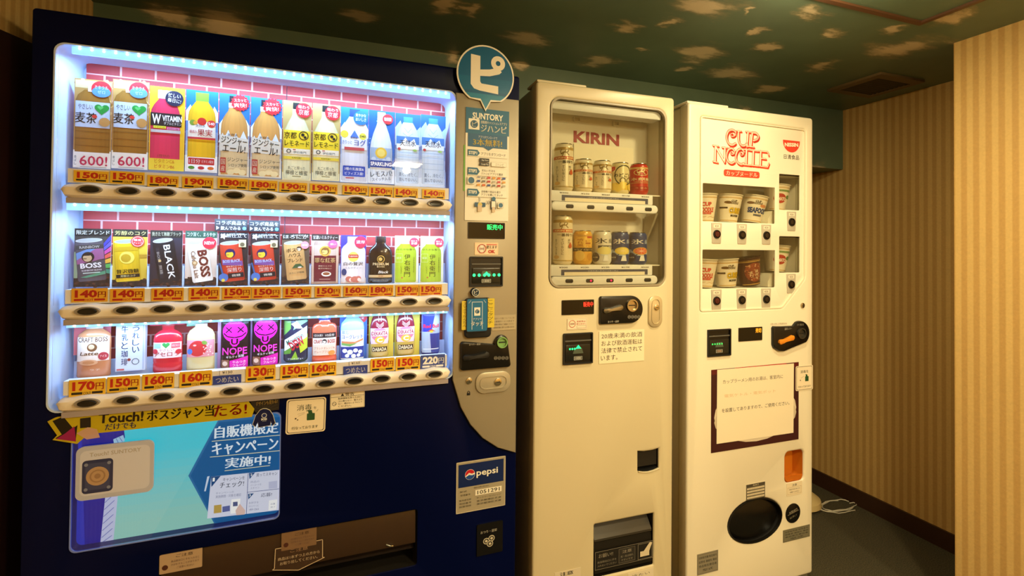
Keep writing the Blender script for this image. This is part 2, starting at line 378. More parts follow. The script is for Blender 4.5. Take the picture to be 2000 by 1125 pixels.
def cloud_paper():
    """printed ceiling paper: tan clouds on dark green; the clouds lie where the photograph has them"""
    m = bpy.data.materials.new('cloud_print_paper'); m.use_nodes = True; nt = m.node_tree; b = nt.nodes['Principled BSDF']
    nd, lk = nt.nodes.new, nt.links.new
    def vm(op, a, bb):
        q = nd('ShaderNodeVectorMath'); q.operation = op
        for i, z in enumerate((a, bb)):
            if z is None: continue
            if isinstance(z, (tuple, Vector)): q.inputs[i].default_value = z
            else: lk(z, q.inputs[i])
        return q
    def mt(op, a, bb=None):
        q = nd('ShaderNodeMath'); q.operation = op
        for i, z in enumerate((a, bb)):
            if z is None: continue
            if isinstance(z, (int, float)): q.inputs[i].default_value = z
            else: lk(z, q.inputs[i])
        return q.outputs[0]
    tc0 = nd('ShaderNodeTexCoord'); sep = nd('ShaderNodeSeparateXYZ'); lk(tc0.outputs['Object'], sep.inputs[0])
    cmb = nd('ShaderNodeCombineXYZ'); lk(sep.outputs['X'], cmb.inputs['X'])
    lk(mt('ADD', sep.outputs['Y'], mt('SUBTRACT', sep.outputs['Z'], CEIL)), cmb.inputs['Y'])   # the sheet folds down over the beam
    class tc: outputs = {'Object': cmb.outputs[0]}
    def noise(scale, detail, stretch=(1, 1, 1)):
        s = vm('MULTIPLY', tc.outputs['Object'], stretch)
        n = nd('ShaderNodeTexNoise'); n.inputs['Scale'].default_value = scale; n.inputs['Detail'].default_value = detail; n.inputs['Roughness'].default_value = .62
        lk(s.outputs[0], n.inputs['Vector']); return n
    n1 = noise(9, 6, (.8, 1.3, 1)); n2 = noise(9, 7, (.45, 1.7, 1))
    off = vm('MULTIPLY', vm('SUBTRACT', n1.outputs['Color'], (.5, .5, .5)).outputs[0], (.20, .17, 0))
    P = vm('ADD', tc.outputs['Object'], off.outputs[0]).outputs[0]
    CL = [(30, 40, 90, 50), (240, 135, 190, 55), (585, 95, 130, 60), (735, 80, 80, 25), (880, 18, 280, 75), (1010, 45, 40, 30), (1060, 112, 60, 42),
          (1250, 45, 120, 40), (830, 185, 205, 60), (1085, 170, 110, 28), (650, 175, 70, 20), (490, 215, 150, 42), (800, 240, 90, 20), (950, 260, 185, 42),
          (1325, 120, 130, 34), (1545, 100, 95, 38), (1580, 165, 230, 70), (1290, 232, 120, 40), (1090, 318, 130, 28), (200, 235, 60, 40),
          (-830, 70, 220, 90), (-370, 55, 170, 50), (-60, 25, 110, 70), (-410, 172, 150, 45), (-50, 190, 90, 40), (-1050, 40, 150, 40), (700, 330, 200, 40),
          (1500, 300, 200, 40), (400, -60, 200, 70), (1100, -60, 180, 60), (-200, -60, 200, 60), (1750, 60, 120, 50)]
    d = None
    for x, y, w, h in CL:
        cx, cy = 900+x/1.818, y/1.818; hw, hh = w/3.636, h/3.636
        c = at_z(cx, cy, CEIL); rx = (at_z(cx+hw, cy, CEIL)-at_z(cx-hw, cy, CEIL)).length/2; ry = (at_z(cx, cy+hh, CEIL)-at_z(cx, cy-hh, CEIL)).length/2
        q = vm('MULTIPLY', vm('SUBTRACT', P, (c.x, c.y, 0)).outputs[0], (1/rx, 1/ry, 0)); l = vm('LENGTH', q.outputs[0], None).outputs['Value']
        d = l if d is None else mt('MINIMUM', d, l)
    rag = mt('ADD', d, mt('MULTIPLY', mt('SUBTRACT', n2.outputs['Fac'], .5), 2.6))
    mr = nd('ShaderNodeMapRange'); mr.interpolation_type = 'SMOOTHSTEP'
    mr.inputs['From Min'].default_value = 1.2; mr.inputs['From Max'].default_value = .25; lk(rag, mr.inputs['Value'])
    cr = nd('ShaderNodeValToRGB'); e = cr.color_ramp.elements; e[0].color = rgb('6c8672'); e[1].color = rgb('f2e4c4')
    e[0].position = 0; e[1].position = 1; k = cr.color_ramp.elements.new(.45); k.color = rgb('9a9a7c')
    lk(mr.outputs[0], cr.inputs['Fac'])
    n3 = noise(3, 3); mm = nd('ShaderNodeMix'); mm.data_type = 'RGBA'; mm.blend_type = 'MULTIPLY'; mm.inputs['Factor'].default_value = .5
    lk(cr.outputs[0], mm.inputs['A']); lk(n3.outputs['Fac'], mm.inputs['B']); lk(mm.outputs['Result'], b.inputs['Base Color'])
    b.inputs['Roughness'].default_value = .42
    return m
def carpet():
    m = bpy.data.materials.new('dark_carpet'); m.use_nodes = True; nt = m.node_tree; b = nt.nodes['Principled BSDF']
    tc = nt.nodes.new('ShaderNodeTexCoord'); n = nt.nodes.new('ShaderNodeTexNoise'); n.inputs['Scale'].default_value = 260; n.inputs['Detail'].default_value = 3
    cr = nt.nodes.new('ShaderNodeValToRGB'); cr.color_ramp.elements[0].color = rgb('2c2a1e'); cr.color_ramp.elements[1].color = rgb('5d553c')
    cr.color_ramp.elements[0].position = .35; cr.color_ramp.elements[1].position = .7
    nt.links.new(tc.outputs['Object'], n.inputs['Vector']); nt.links.new(n.outputs['Fac'], cr.inputs['Fac']); nt.links.new(cr.outputs[0], b.inputs['Base Color'])
    bp = nt.nodes.new('ShaderNodeBump'); bp.inputs['Strength'].default_value = .6; bp.inputs['Distance'].default_value = .004
    nt.links.new(n.outputs['Fac'], bp.inputs['Height']); nt.links.new(bp.outputs['Normal'], b.inputs['Normal']); b.inputs['Roughness'].default_value = .95
    return m
WALLP, CLOUD, CARPET = wallpaper(), cloud_paper(), carpet()
BASEB = mat('dark_brown_wood', '3a2214', .45)
def struct(name, g, m): return tag(g.build(name, m, smooth=0), kind='structure')
struct('floor', G().box(WL-.1, YF-.1, -.1, WR+.1, YB+.1, 0), CARPET)
struct('ceiling', G().box(WL-.1, YF-.1, CEIL, WR+.1, YB+.1, CEIL+.1), CLOUD)
struct('wall_left', G().box(WL-.1, YF-.1, 0, WL, YB+.1, CEIL), WALLP)
struct('wall_right', G().box(WR, YN, 0, WR+.1, YB+.1, CEIL), WALLP)
struct('wall_near_right', G().box(WN, YF-.1, 0, WR+.1, YN, CEIL), WALLP)
struct('wall_back', G().box(WL, YB, 0, WR, YB+.1, CEIL), WALLP)
struct('wall_front', G().box(WL, YF-.1, 0, WN, YF, CEIL), WALLP)
struct('trim_1', G().box(WL, 1.835, 1.735, WR, 2.25, CEIL), CLOUD)['label'] = 'dropped ceiling beam papered in the same clouds behind the machines'
struct('baseboard_right', G().box(WR-.012, YN, 0, WR, YB, .08), BASEB)
struct('baseboard_near_right', G().box(WN-.012, YF, 0, WN, YN+.012, .08), BASEB)
struct('baseboard_back', G().box(WL, YB-.012, 0, WR-.012, YB, .08), BASEB)
# shade on the left wall beside the blue machine, as a dark sheet
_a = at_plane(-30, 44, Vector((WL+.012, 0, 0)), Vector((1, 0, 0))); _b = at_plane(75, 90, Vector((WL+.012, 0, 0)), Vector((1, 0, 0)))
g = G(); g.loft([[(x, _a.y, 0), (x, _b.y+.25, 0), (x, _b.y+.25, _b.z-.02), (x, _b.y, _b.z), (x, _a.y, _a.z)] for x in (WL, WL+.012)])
tag(g.build('wall_shade_sheet', mat('maroon_shade', '2a0f0d', .55), smooth=0), 'dark maroon sheet standing in for shade on the left wall beside the blue machine', 'shade sheet')
# ceiling fittings
cl = empty('ceiling_light', (NEAR_LAMP[0], NEAR_LAMP[1], CEIL)); tag(cl, 'round recessed ceiling lamp just above the frame in front of the white noodle machine', 'lamp')
G().lathe([(.062, -.0005), (.075, -.0005), (.075, -.006), (.062, -.008)], 32).build('lamp_rim', WHITE, cl)
G().lathe([(.060, -.0005), (.060, -.004), (.001, -.004)], 32).build('lamp_diffuser', mat('lamp_glow', 'ffd090', .4, emit=4), cl)
a = area('near_ceiling_lamp_light', (NEAR_LAMP[0], NEAR_LAMP[1], CEIL-.010), (NEAR_LAMP[0], NEAR_LAMP[1], 0), .10, .10, NEAR_POWER, WARM)
L = bpy.data.lights.new('added_near_uplight', 'POINT'); L.energy = NEAR_UPLIGHT; L.color = WARM; L.shadow_soft_size = .03  # added point light under the recessed lamp, lifts the ceiling around it
o = bpy.data.objects.new('added_near_uplight', L); COL.objects.link(o); o.location = (NEAR_LAMP[0], NEAR_LAMP[1], CEIL-.06)
for i, (lx, ly) in enumerate(LAMPS):
    c = empty('ceiling_light', (lx, ly, CEIL)); tag(c, ['square flush ceiling lamp nearest behind the camera', 'square flush ceiling lamp farthest behind the camera, left of its pair', 'square flush ceiling lamp beside the near right wall behind the camera'][i], 'lamp')
    g = G(); L = rrect(-.14, -.14, .14, .14, .02); g.loft([[(x, y, -.0005) for x, y in L], [(x, y, -.05) for x, y in L]]); g.build('lamp_base', WHITE, c)
    g = G(); L = rrect(-.12, -.12, .12, .12, .02); g.loft([[(x, y, -.0505) for x, y in L], [(x, y, -.06) for x, y in inset(L, .004)]]); g.build('lamp_diffuser', mat('diffuser_glow', 'ffd9a0', .4, emit=2), c)
v0 = empty('ceiling_vent', (2.25, 1.50, CEIL)); tag(v0, 'square brown louvred vent in the cloud ceiling by the corridor wall', 'vent')
VENT = mat('vent_brown', '6a5636', .5)
g = G(); o1, o2 = rrect(-.14, -.12, .14, .12, .004, 2), rrect(-.105, -.085, .105, .085, .004, 2)
g.loft([[(x, y, 0) for x, y in o1], [(x, y, -.010) for x, y in o1], [(x, y, -.012) for x, y in o2], [(x, y, 0) for x, y in o2]], False, False); g.build('vent_frame', VENT, v0)
G().box(-.105, -.085, -.002, .105, .085, 0).build('vent_backing', BLACKM, v0)
for i in range(9):
    y = -.075+i*.01875
    g = G(); g.add([(-.105, y, -.003), (.105, y, -.003), (.105, y+.011, -.010), (-.105, y+.011, -.010), (-.105, y+.002, -.003), (.105, y+.002, -.003), (.105, y+.013, -.010), (-.105, y+.013, -.010)],
                   [(0, 1, 2, 3), (7, 6, 5, 4), (0, 4, 5, 1), (3, 2, 6, 7), (0, 3, 7, 4), (1, 5, 6, 2)]); g.build('slat', mat('vent_dark', '2e2618', .5), v0)
h = empty('ceiling_hatch', (1.30, .7, CEIL)); tag(h, 'square inspection hatch with a wooden rim in the cloud ceiling', 'hatch')
# hatch corner sits at (1.75, 1.03); its sides run left and towards the camera
g = G(); q1, q2 = [(-.13, -.30), (.48, -.30), (.48, .345), (-.13, .345)], [(-.115, -.285), (.462, -.285), (.462, .328), (-.115, .328)]
g.loft([[(x, y, 0) for x, y in q1], [(x, y, -.007) for x, y in q1], [(x, y, -.007) for x, y in q2], [(x, y, 0) for x, y in q2]], False, False); g.build('hatch_rim', mat('hatch_wood', '5b3d2a', .4), h)
bag = tag(G().lathe([(.001, 0), (.085, .0), (.112, .02), (.108, .045), (.075, .068), (.03, .074), (.001, .075)], 28, 0, 0, 0).build('floor_cushion', mat('cushion_beige', 'c9b27c', .9, bump=.5, bscale=120)), 'beige round cushion on the carpet behind the white noodle machine', 'cushion')
bag.location = (2.21, 1.86, 0)
g = G()
for a, bb, ph in ((.17, .07, 0), (.14, .055, .8), (.19, .05, 1.7)):
    g.tube([(.1+a*math.cos(ph+t*.35), bb*math.sin(ph+t*.35)-.01*t/3, .004+.002*(t % 3)) for t in range(16)], .0028, 6)
cb = tag(g.build('power_cord', mat('cord_white', 'd8d2c0', .5)), 'white cord coiled on the carpet by the corridor wall', 'cord'); cb.location = tuple(at_z(1612, 992, 0)); cb.scale = (.62, .62, 1)

# ------------------------------------------------------------------ blue drinks machine
SW = 1.172
sm = empty('vending_machine', S.O, S.t)
tag(sm, 'wide navy blue drinks vending machine with a lit three-row display', 'vending machine')
def shell(u0, u1, w0, w1, z0, z1, m, parent, name='cabinet', r=.01):
    """cabinet behind the door: sides, top, bottom and back, open towards the door"""
    L = rrect(u0, z0, u1, z1, r, 3); g = G()
    g.loft([[(x, w0, y) for x, y in L], [(x, w1, y) for x, y in L]], False, True); return g.build(name, m, parent)
def feet(u0, u1, w0, w1, z1, parent):
    for u in (u0, u1):
        for w in (w0, w1): G().lathe([(.022, 0), (.022, .008), (.012, .01), (.012, z1)], 14, u, w).build('foot', RUBBER, parent)
shell(.004, SW-.004, .021, .40, .05, 1.826, NAVY, sm); feet(.06, SW-.06, .07, .35, .05, sm)
D0, D1 = S.px(107, 82), S.px(888, 737)              # display opening
disp = rrect(.042, .919, .972, 1.757, .022, 6)
cw = S.rect(130, 846, 545.5, 1011); cwin = rrect(.088, cw[1], cw[2], cw[3], .014, 5)
_p0 = S.px(310, 1085); _p1 = S.px(815, 995)
pick = rrect(_p0[0], .40, _p1[0], _p1[1], .006, 3)
plate('door', [rrect(0, .035, SW, 1.829, .008, 4), disp, cwin, pick], 0, .02, .003, NAVY, sm)
# display box
g = G(); g.dish(disp, -.004, .098, .014, True); g.ring(disp, [(x, y) for x, y in inset(disp, .003)], -.006, .02)
g.build('display_box', DISPW, sm, 'white glowing display box of three rows')
BW = .088; bl = .0655; br = .9585
def brick_panel(name, u0, z0, u1, z1, rows, seed):
    A = Art(u1-u0, z1-z0, 'd8a8a4'); rnd = random.Random(seed); rh = 1/rows; bw = .073/(u1-u0)
    for k in range(rows):
        x = -bw*(.5 if k % 2 else .05)
        while x < 1:
            a, b = max(0, x+.0022/(u1-u0)), min(1, x+bw-.0022/(u1-u0))
            if b-a > .004:
                q = rnd.uniform(-14, 14); A.r(a, 1-(k+1)*rh+.05*rh, b, 1-k*rh-.05*rh, (int(176+q), int(52+q*.8), int(56+q*.7))); A.lay -= 1
            x += bw
        A.lay = 1
    return sheet(name, A, PRINT, sm, (u0, BW, z0), .001, base='d8a8a4')
um = .5125                                            # the backdrop is two sheets side by side
for z0, z1, rows, sd in ((1.50, 1.750, 8, 1), (1.215, 1.387, 6, 2), (.985, 1.128, 5, 3)):
    brick_panel('brick_backdrop', bl, z0, um-.0008, z1, rows, sd); brick_panel('brick_backdrop', um+.0008, z0, br, z1, rows, sd+9)
RAILS = [(1.4265, [(174, 369), (249.5, 373), (321, 376), (392, 379), (457, 382), (519.6, 384.5), (581, 387.4), (640, 390), (696.4, 391), (747, 393), (801, 397), (851, 398)]),
         (1.1445, [(169.7, 607.6), (244.8, 606.5), (317.6, 604), (385.8, 602.3), (452.8, 599.5), (516.7, 598.4), (578, 596), (636.8, 594.5), (694, 593), (747.7, 592), (799, 590), (848.6, 589.4)]),
         (.933, [(169, 789), (245.6, 781.7), (316.5, 775.5), (386, 770), (452, 764), (514.8, 759), (576, 754.5), (636, 750), (692, 744.7), (745.5, 740), (797, 736.4), (848.6, 732)])]
RW = -.022                                            # front of the button rails
RZ = []
for k, (rz, bts) in enumerate(RAILS):
    us = [S.px(x, y, RW)[0] for x, y in bts]; zz = sum(S.px(x, y, RW)[1] for x, y in bts)/12
    u0, u1 = .060, .962; RZ.append(zz)
    # rail: a rounded bar that swells around every button
    g = G(); prof = [(-.2, .0), (.30, -.006), (.75, -.0), (1, .006)]
    loops = []; ns = 120
    for i in range(ns+1):
        u = u0+(u1-u0)*i/ns; e = min(1, min(u-u0, u1-u)/.016); e = math.sqrt(max(.02, 1-(1-e)**2))
        sw = sum(math.exp(-((u-q)/.026)**2) for q in us); sw = min(1, sw)
        hb, ht = .0185*e, (.0125+.0040*sw)*e; f = RW*(1-(1-e)*.5)+.005-.006*sw
        loops.append([(u, .03, zz-hb), (u, f+.010, zz-hb), (u, f+.003, zz-hb*.7), (u, f+.0004, zz-hb*.2), (u, f+.001, zz+ht*.4), (u, f+.006, zz+ht*.85), (u, f+.014, zz+ht), (u, .03, zz+ht)])
    g.loft(loops); rail = g.build('button_rail', RAILM, sm)
    G().box(.072, -.012, zz-.031, .955, .03, zz-.0188).build('rail_shaded_underside', RAILU, sm)
    G().box(.070, -.001, zz+.0165, .953, .026, zz+.0195+.029).build('tag_strip', WHITE, sm)
    G().box(.066, .056, zz+.03, .957, .060, zz+(.105 if k < 2 else .082)).build('back_ledge', DISPW, sm)
    for u in us:
        g = G(); f = RW-.0010
        g.loft([[(u+x, f+.004, zz+.0006+y) for x, y in ell(0, 0, .0245, .0105)], [(u+x, f-.0012, zz+.0006+y) for x, y in ell(0, 0, .023, .0096)], [(u+x, f, zz+.0006+y) for x, y in ell(0, 0, .0195, .0083)]], mi=0)
        g.loft([[(u+x, f-.0001, zz+.0004+y) for x, y in ell(0.001, 0, .0182, .0076)], [(u+x, f-.0022, zz+.0004+y) for x, y in ell(0.001, 0, .0165, .0066)], [(u+x, f-.0016, zz+.0004+y) for x, y in ell(0.001, 0, .012, .0045)]], mi=1)
        g.build('button', [BEZEL, BLACK], rail)
# light strips along the top of each row
for k, zt in enumerate((1.7495, RZ[0]-.0352, RZ[1]-.0352)):
    w0 = (.004, -.004, .006)[k]
    st = G().box(.070, w0, zt-(.012 if k < 2 else .004), .955, w0+.006, zt+.004).build('light_strip', LCOVER, sm)
    g = G()
    for i in range(39):
        u = .085+i*.857/38; g.loft([[(u+x, w0-.0002, zt+.0008+y) for x, y in ell(0, 0, .0026, n=8)], [(u+x, w0-.0022, zt+.0008+y) for x, y in ell(0, 0, .0018, n=8)]])
    g.build('led_beads', LEDM, st)['kind'] = 'stuff'
LEDC = (.37, .65, 1.0)
SLED = [3.9, 2.9, 1.25]
for zt, wl, pw, tilt in ((1.7355, .010, SLED[0], 12), (RZ[0]-.0490, .004, SLED[1], 14), (RZ[1]-.0490, .004, SLED[2], 16)):
    a = area('display_led_light', S.world(.5125, wl, zt), S.world(.5125, wl, zt-.2), .87, .010, pw, LEDC)
    a.rotation_euler = (math.radians(tilt), 0, S.t)
# panes between the rails
for z0, z1 in ((1.4425, 1.7535), (1.1605, RZ[0]-.0315), (.949, RZ[1]-.0315)):
    G().box(.050, -.003, z0, .9665, -.0018, z1).build('display_pane', GLASS, sm)

# ------------------------------------------------------------------ the printed drink cards and dummies
PET = [(0, .93), (.012, 1), (.60, 1), (.66, .99), (.73, .93), (.80, .78), (.86, .56), (.90, .42)]
BOT2 = [(0, .9), (.02, 1), (.62, 1), (.70, .97), (.76, .82), (.80, .62), (.84, .50)]
def sc(prof, y0, y1): 
    m = prof[-1][0]; return [(y0+(y1-y0)*y/m, k) for y, k in prof]
def bottle(A, cx, y0, y1, hw, liquid, cap, prof=PET, capk=.40, caph=.075):
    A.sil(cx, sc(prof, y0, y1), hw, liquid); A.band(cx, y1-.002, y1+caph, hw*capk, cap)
def wheat(A):
    rnd = random.Random(3)
    for i in range(26): A.c(rnd.random(), .62+.38*rnd.random(), .05, rnd.choice(['d8b06a', 'c28c3e', 'a8712a', 'e6c88c']), ry=.02, rot=rnd.uniform(-60, 60), n=10); A.lay -= 1
    A.lay += 1
def a_barley(A):
    A.r(0, 0, 1, 1, 'b98d4c'); wheat(A); A.r(.02, .9, .98, .985, 'd9c690'); A.r(0, 0, 1, .2, 'f4efe6')
    A.sil(.5, [(.18, .98), (.5, 1), (.76, .98), (.82, .86), (.86, .6), (.88, .5)], .47, '9c6a1e'); A.r(.0, 0, 1, .18, 'f6f2ea')
    for y in (.25, .33, .41): A.r(.04, y, .96, y+.006, '7c5014')
    A.band(.5, .46, .75, .46, 'c6d4ec'); A.r(.36, .86, .64, .93, 'f0e8da')
    A.t('やさしい', .3, .69, .38, .06, '28304a'); A.t('麦茶', .32, .565, .56, .12, '14161e', bold=.02)
    A.heart(.74, .675, .2, '1f9a3c'); A.heart(.70, .69, .08, '5cc46a'); A.c(.55, .585, .07, 'd83a30', ry=.02); A.c(.82, .53, .15, 'c99552', ry=.05)
    A.c(.72, .9, .27, 'd0232e'); A.c(.72, .868, .25, '5a8ed6', ry=.06); A.t('ミネラル', .72, .918, .36, .04, 'ffffff', bold=.02); A.t('ゼロ', .72, .865, .2, .04, 'c6dcf6')
    A.t('600!', .55, .085, .74, .11, 'c31f4b', bold=.01); A.tv('香ばし', .07, .14, .03, .06, '444444'); A.r(.2, .01, .9, .016, '999999')
def a_vitamin(A):
    A.r(0, 0, 1, 1, 'f0bf22'); bottle(A, .45, .12, .86, .42, 'da2f58', 'd8cfe0', capk=.52, caph=.1); A.r(0, 0, 1, .14, 'efd03a')
    A.band(.47, .53, .685, .44, '1d1418'); A.t('W', .2, .61, .25, .115, 'ffffff', bold=.03); A.t('VITAMIN', .64, .625, .56, .07, 'ffffff', bold=.03); A.t('ダブルビタミン', .66, .565, .5, .035, 'f4f0f0')
    A.r(.12, .5, .47, .53, 'e8e23a'); A.r(.5, .49, .86, .52, 'e884b8'); A.t('ビタミンC', .3, .515, .28, .022, '6a5a10'); A.t('ビタミンB6', .68, .505, .28, .022, '7a2050'); A.band(.47, .45, .485, .42, 'cfcacc')
    A.c(.7, .87, .26, '1b1738'); A.t('忙しい', .7, .905, .36, .05, 'ffffff', rot=-6); A.t('毎日に!', .7, .845, .38, .05, 'ffffff', rot=-6)
    A.t('1日分の', .42, .17, .34, .04, '8a4a18'); A.t('ビタミンC&', .45, .11, .56, .05, 'c87812'); A.t('ビタミンB6', .45, .045, .56, .045, 'c8561a')
def sky(A, top='1c50a8', low='dbe6f4'):
    n = 8; a, b = rgb(top), rgb(low)
    for i in range(n):
        k = i/(n-1); A.raw([(0, A.h*i/n), (A.w, A.h*i/n), (A.w, A.h*(i+1)/n), (0, A.h*(i+1)/n)], [[0, 1, 2, 3]], [tuple(b[j]+(a[j]-b[j])*min(1, k*1.5) for j in range(3))+(1,)], 0)
    A.lay += 1
def peaks(A, y, col='eef3fa'):
    A.poly([(0, y), (0, y+.12), (.14, y+.2), (.24, y+.1), (.24, y)], col); A.poly([(.76, y), (.78, y+.1), (.88, y+.2), (1, y+.12), (1, y)], col)
def a_fruit(A):
    sky(A, '1d6ec8'); peaks(A, .62); A.r(0, 0, 1, .2, 'f6f3ee'); bottle(A, .5, .16, .87, .43, 'e6b410', '7ec02c', capk=.48, caph=.105)
    A.band(.5, .42, .62, .43, 'f2ebe0'); A.c(.5, .62, .14, 'd22a20'); A.c(.22, .6, .1, '7a9a30'); A.c(.3, .6, .07, 'e0a030'); A.c(.8, .6, .13, 'd8352c'); A.t('540', .8, .6, .2, .035, 'ffffff')
    A.t('天然水', .46, .565, .3, .035, '2c3a5a'); A.t('朝摘み', .24, .49, .22, .04, 'c03040'); A.t('果実', .6, .485, .46, .085, 'c8202e', bold=.02); A.band(.5, .40, .425, .43, 'c8303c')
    A.rr(.08, .02, .93, .18, 'ffffff', .002); A.rr(.1, .09, .91, .17, 'c4202a', .001); A.t('1日分', .3, .13, .34, .055, 'ffffff', bold=.02); A.t('ビタミン配合', .7, .13, .36, .035, 'fbe9e6')
    for x, c in ((.2, '4f8a2c'), (.5, 'c02634'), (.8, 'd86a24')): A.c(x, .05, .1, c, ry=.02)
def a_ginger(A):
    sky(A, '2a70d0', 'e8dcc4'); peaks(A, .5); bottle(A, .5, .02, .89, .44, 'd59a4e', '1b1a1e', capk=.40, caph=.085, prof=[(0, .96), (.6, 1), (.7, .96), (.78, .84), (.84, .66), (.88, .5), (.93, .42), (1, .42)])
    A.band(.5, .83, .89, .2, 'e8dcd4'); A.band(.5, 0.04, .43, .44, 'd9bd8c')
    for x, y in ((.12, .46), (.3, .5), (.55, .47), (.8, .5)): A.poly([(x-.14, y-.06), (x, y+.06), (x+.14, y-.06)], 'dfe5ec'); A.lay -= 1
    A.lay += 1; A.poly([(.03, .3), (.03, .5), (.97, .46), (.97, .3)], 'ddd6c8')
    A.t('天然水', .45, .5, .34, .035, '222633'); A.t('ジンジャー', .5, .43, .84, .085, '15130f', rot=-4, bold=.025); A.t('エール!', .5, .335, .74, .09, '15130f', rot=-2, bold=.025)
    A.star(.68, .9, .27, .32, 16, 'd8232c'); A.t('スカッと', .68, .93, .4, .04, 'ffffff', rot=5); A.t('爽快!', .68, .87, .42, .055, 'ffffff', rot=5)
    A.r(.06, .04, .24, .22, 'b52a20'); A.tv('国産', .15, .21, .05, .13, 'f6e6c8', bold=.02); A.t('ジンジャー', .62, .2, .66, .05, '26201a'); A.t('シロップ使用', .62, .135, .6, .04, '26201a')
    for x, y in ((.4, .05), (.6, .07), (.78, .05)): A.c(x, y, .12, 'e9cf96', ry=.035, rot=20)
def a_lemonade(A):
    A.r(0, 0, 1, 1, 'bfa263'); A.r(0, 0, 1, .1, 'e8dba8'); bottle(A, .5, .02, .9, .46, 'e5dcb0', '17171b', capk=.34, caph=.08, prof=[(0, .96), (.03, 1), (.64, 1), (.7, .92), (.8, .68), (.88, .46), (.92, .38), (1, .38)])
    A.band(.5, .4, .63, .46, 'f1d528'); A.band(.5, .33, .4, .46, 'f2ead8'); A.band(.5, .265, .3, .46, 'ecd03a')
    A.t('京都', .27, .565, .42, .085, '1a1812', bold=.02); A.o(.73, .57, .17, .03, '1a1812'); A.c(.70, .58, .06, '1a1812'); A.c(.78, .55, .05, '1a1812'); A.t('レモネード', .5, .465, .84, .075, '1a1812', bold=.02)
    A.o(.22, .365, .08, .03, '4a4636'); A.r(.36, .38, .46, .392, 'b8402c'); A.t('伊右衛門', .6, .355, .44, .03, '3a362a'); A.t('SUNTORY', .5, .283, .34, .018, '3a3a20')
    A.t('丸ごと搾った', .5, .155, .6, .045, '4a3a1c'); A.t('檸檬と蜂蜜', .5, .095, .76, .06, '4a3a1c'); A.r(.35, .045, .65, .055, '8a7a4a')
    A.c(.72, .89, .28, 'd2202e'); A.t('味わう', .72, .93, .38, .045, 'ffffff', rot=-3); A.t('京都', .72, .865, .36, .07, 'ffffff', rot=-3, bold=.02)
def a_yog(A):
    sky(A, '2273d2', 'e8edf6'); bottle(A, .5, .02, .88, .46, 'dcdfee', '2344b4', capk=.40, caph=.1); peaks(A, .6)
    A.band(.5, .44, .68, .46, 'eef0f8'); A.c(.14, .64, .14, 'e8d040'); A.c(.8, .625, .13, 'e6d84a'); A.t('540', .8, .625, .2, .03, '3a3a20'); A.poly([(.34, .6), (.5, .7), (.66, .6)], '4f78c8')
    A.t('天然水', .48, .595, .26, .035, '1c2c6a'); A.t('きりっと', .24, .535, .34, .05, '1f49b0'); A.t('ヨグ', .7, .535, .42, .085, '1b3fae', bold=.02); A.r(.14, .43, .86, .47, 'c44a50')
    A.c(.72, .87, .27, '2470c8'); A.t('爽やかな', .72, .905, .38, .045, 'ffffff'); A.t('おいしさ', .72, .85, .38, .045, 'ffffff')
    A.rr(.1, .08, .9, .22, '2549b6', .002); A.t('3種の乳酸菌&', .5, .18, .7, .04, 'ffffff'); A.t('ビフィズス菌!', .5, .12, .66, .04, 'ffffff'); A.r(.2, .05, .5, .064, 'c04858')
def a_spark(A):
    sky(A, '1a5cb4', '2468c0'); A.r(0, 0, 1, .2, 'e9eef6')
    for i in range(16): A.c(random.random(), .2+.8*random.random(), .02, 'a8d0f4', n=8); A.lay -= 1
    A.lay += 1
    bottle(A, .48, .02, .9, .42, 'dfe6f0', 'e8ecf4', capk=.36, caph=.08, prof=[(0, .98), (.5, 1), (.62, .92), (.76, .7), (.86, .48), (.92, .38), (1, .38)])
    A.band(.48, .3, .49, .40, '9fb6d4'); A.c(.48, .42, .22, 'e6bf3c'); A.c(.48, .42, .15, 'f0d870')
    for x, y in ((.2, .33), (.36, .3), (.6, .31), (.76, .34)): A.c(x, y, .09, 'c8d6ea', ry=.03)
    A.band(.48, .22, .315, .41, '1f3f9c'); A.t('SPARKLING', .48, .267, .78, .055, 'ffffff', bold=.03); A.c(.72, .89, .2, 'd8262e'); A.t('強炭酸', .72, .89, .28, .05, 'ffffff')
    A.t('レモスパ!', .5, .135, .82, .075, '262c3c', rot=6, bold=.02); A.t('スイッチ入る', .5, .06, .7, .045, '262c3c', rot=6)
def a_water(A):
    sky(A, '1a5cb0', 'dfe8f2'); A.poly([(0, .56), (.0, .8), (.2, .9), (.35, .75), (.6, .9), (.8, .76), (1, .84), (1, .56)], 'aecbee'); bottle(A, .5, .04, .88, .44, 'cddcec', '3d8ad8', capk=.42, caph=.075)
    A.line([(.36, .8), (.5, .74), (.64, .8)], .0012, '8cb0d4'); A.line([(.3, .73), (.5, .68), (.7, .73)], .0012, '8cb0d4'); A.band(.5, .56, .685, .445, '3e7cc4'); A.band(.5, .51, .58, .445, 'eef2f6'); A.poly([(.2, .57), (.4, .67), (.55, .6), (.75, .66), (.85, .57)], 'e8eff8')
    A.t('天然水', .5, .595, .62, .085, '141a34', bold=.02); A.c(.16, .51, .06, 'c22c34', ry=.018); A.c(.78, .5, .09, '9ac060', ry=.015)
    for y in (.24, .32, .4, .46): A.band(.5, y, y+.006, .43, 'a4bcd2')
    A.t('清く、冷たく、', .52, .16, .74, .055, '4b5563'); A.t('澄んでるいい。', .52, .09, .72, .05, '4b5563')
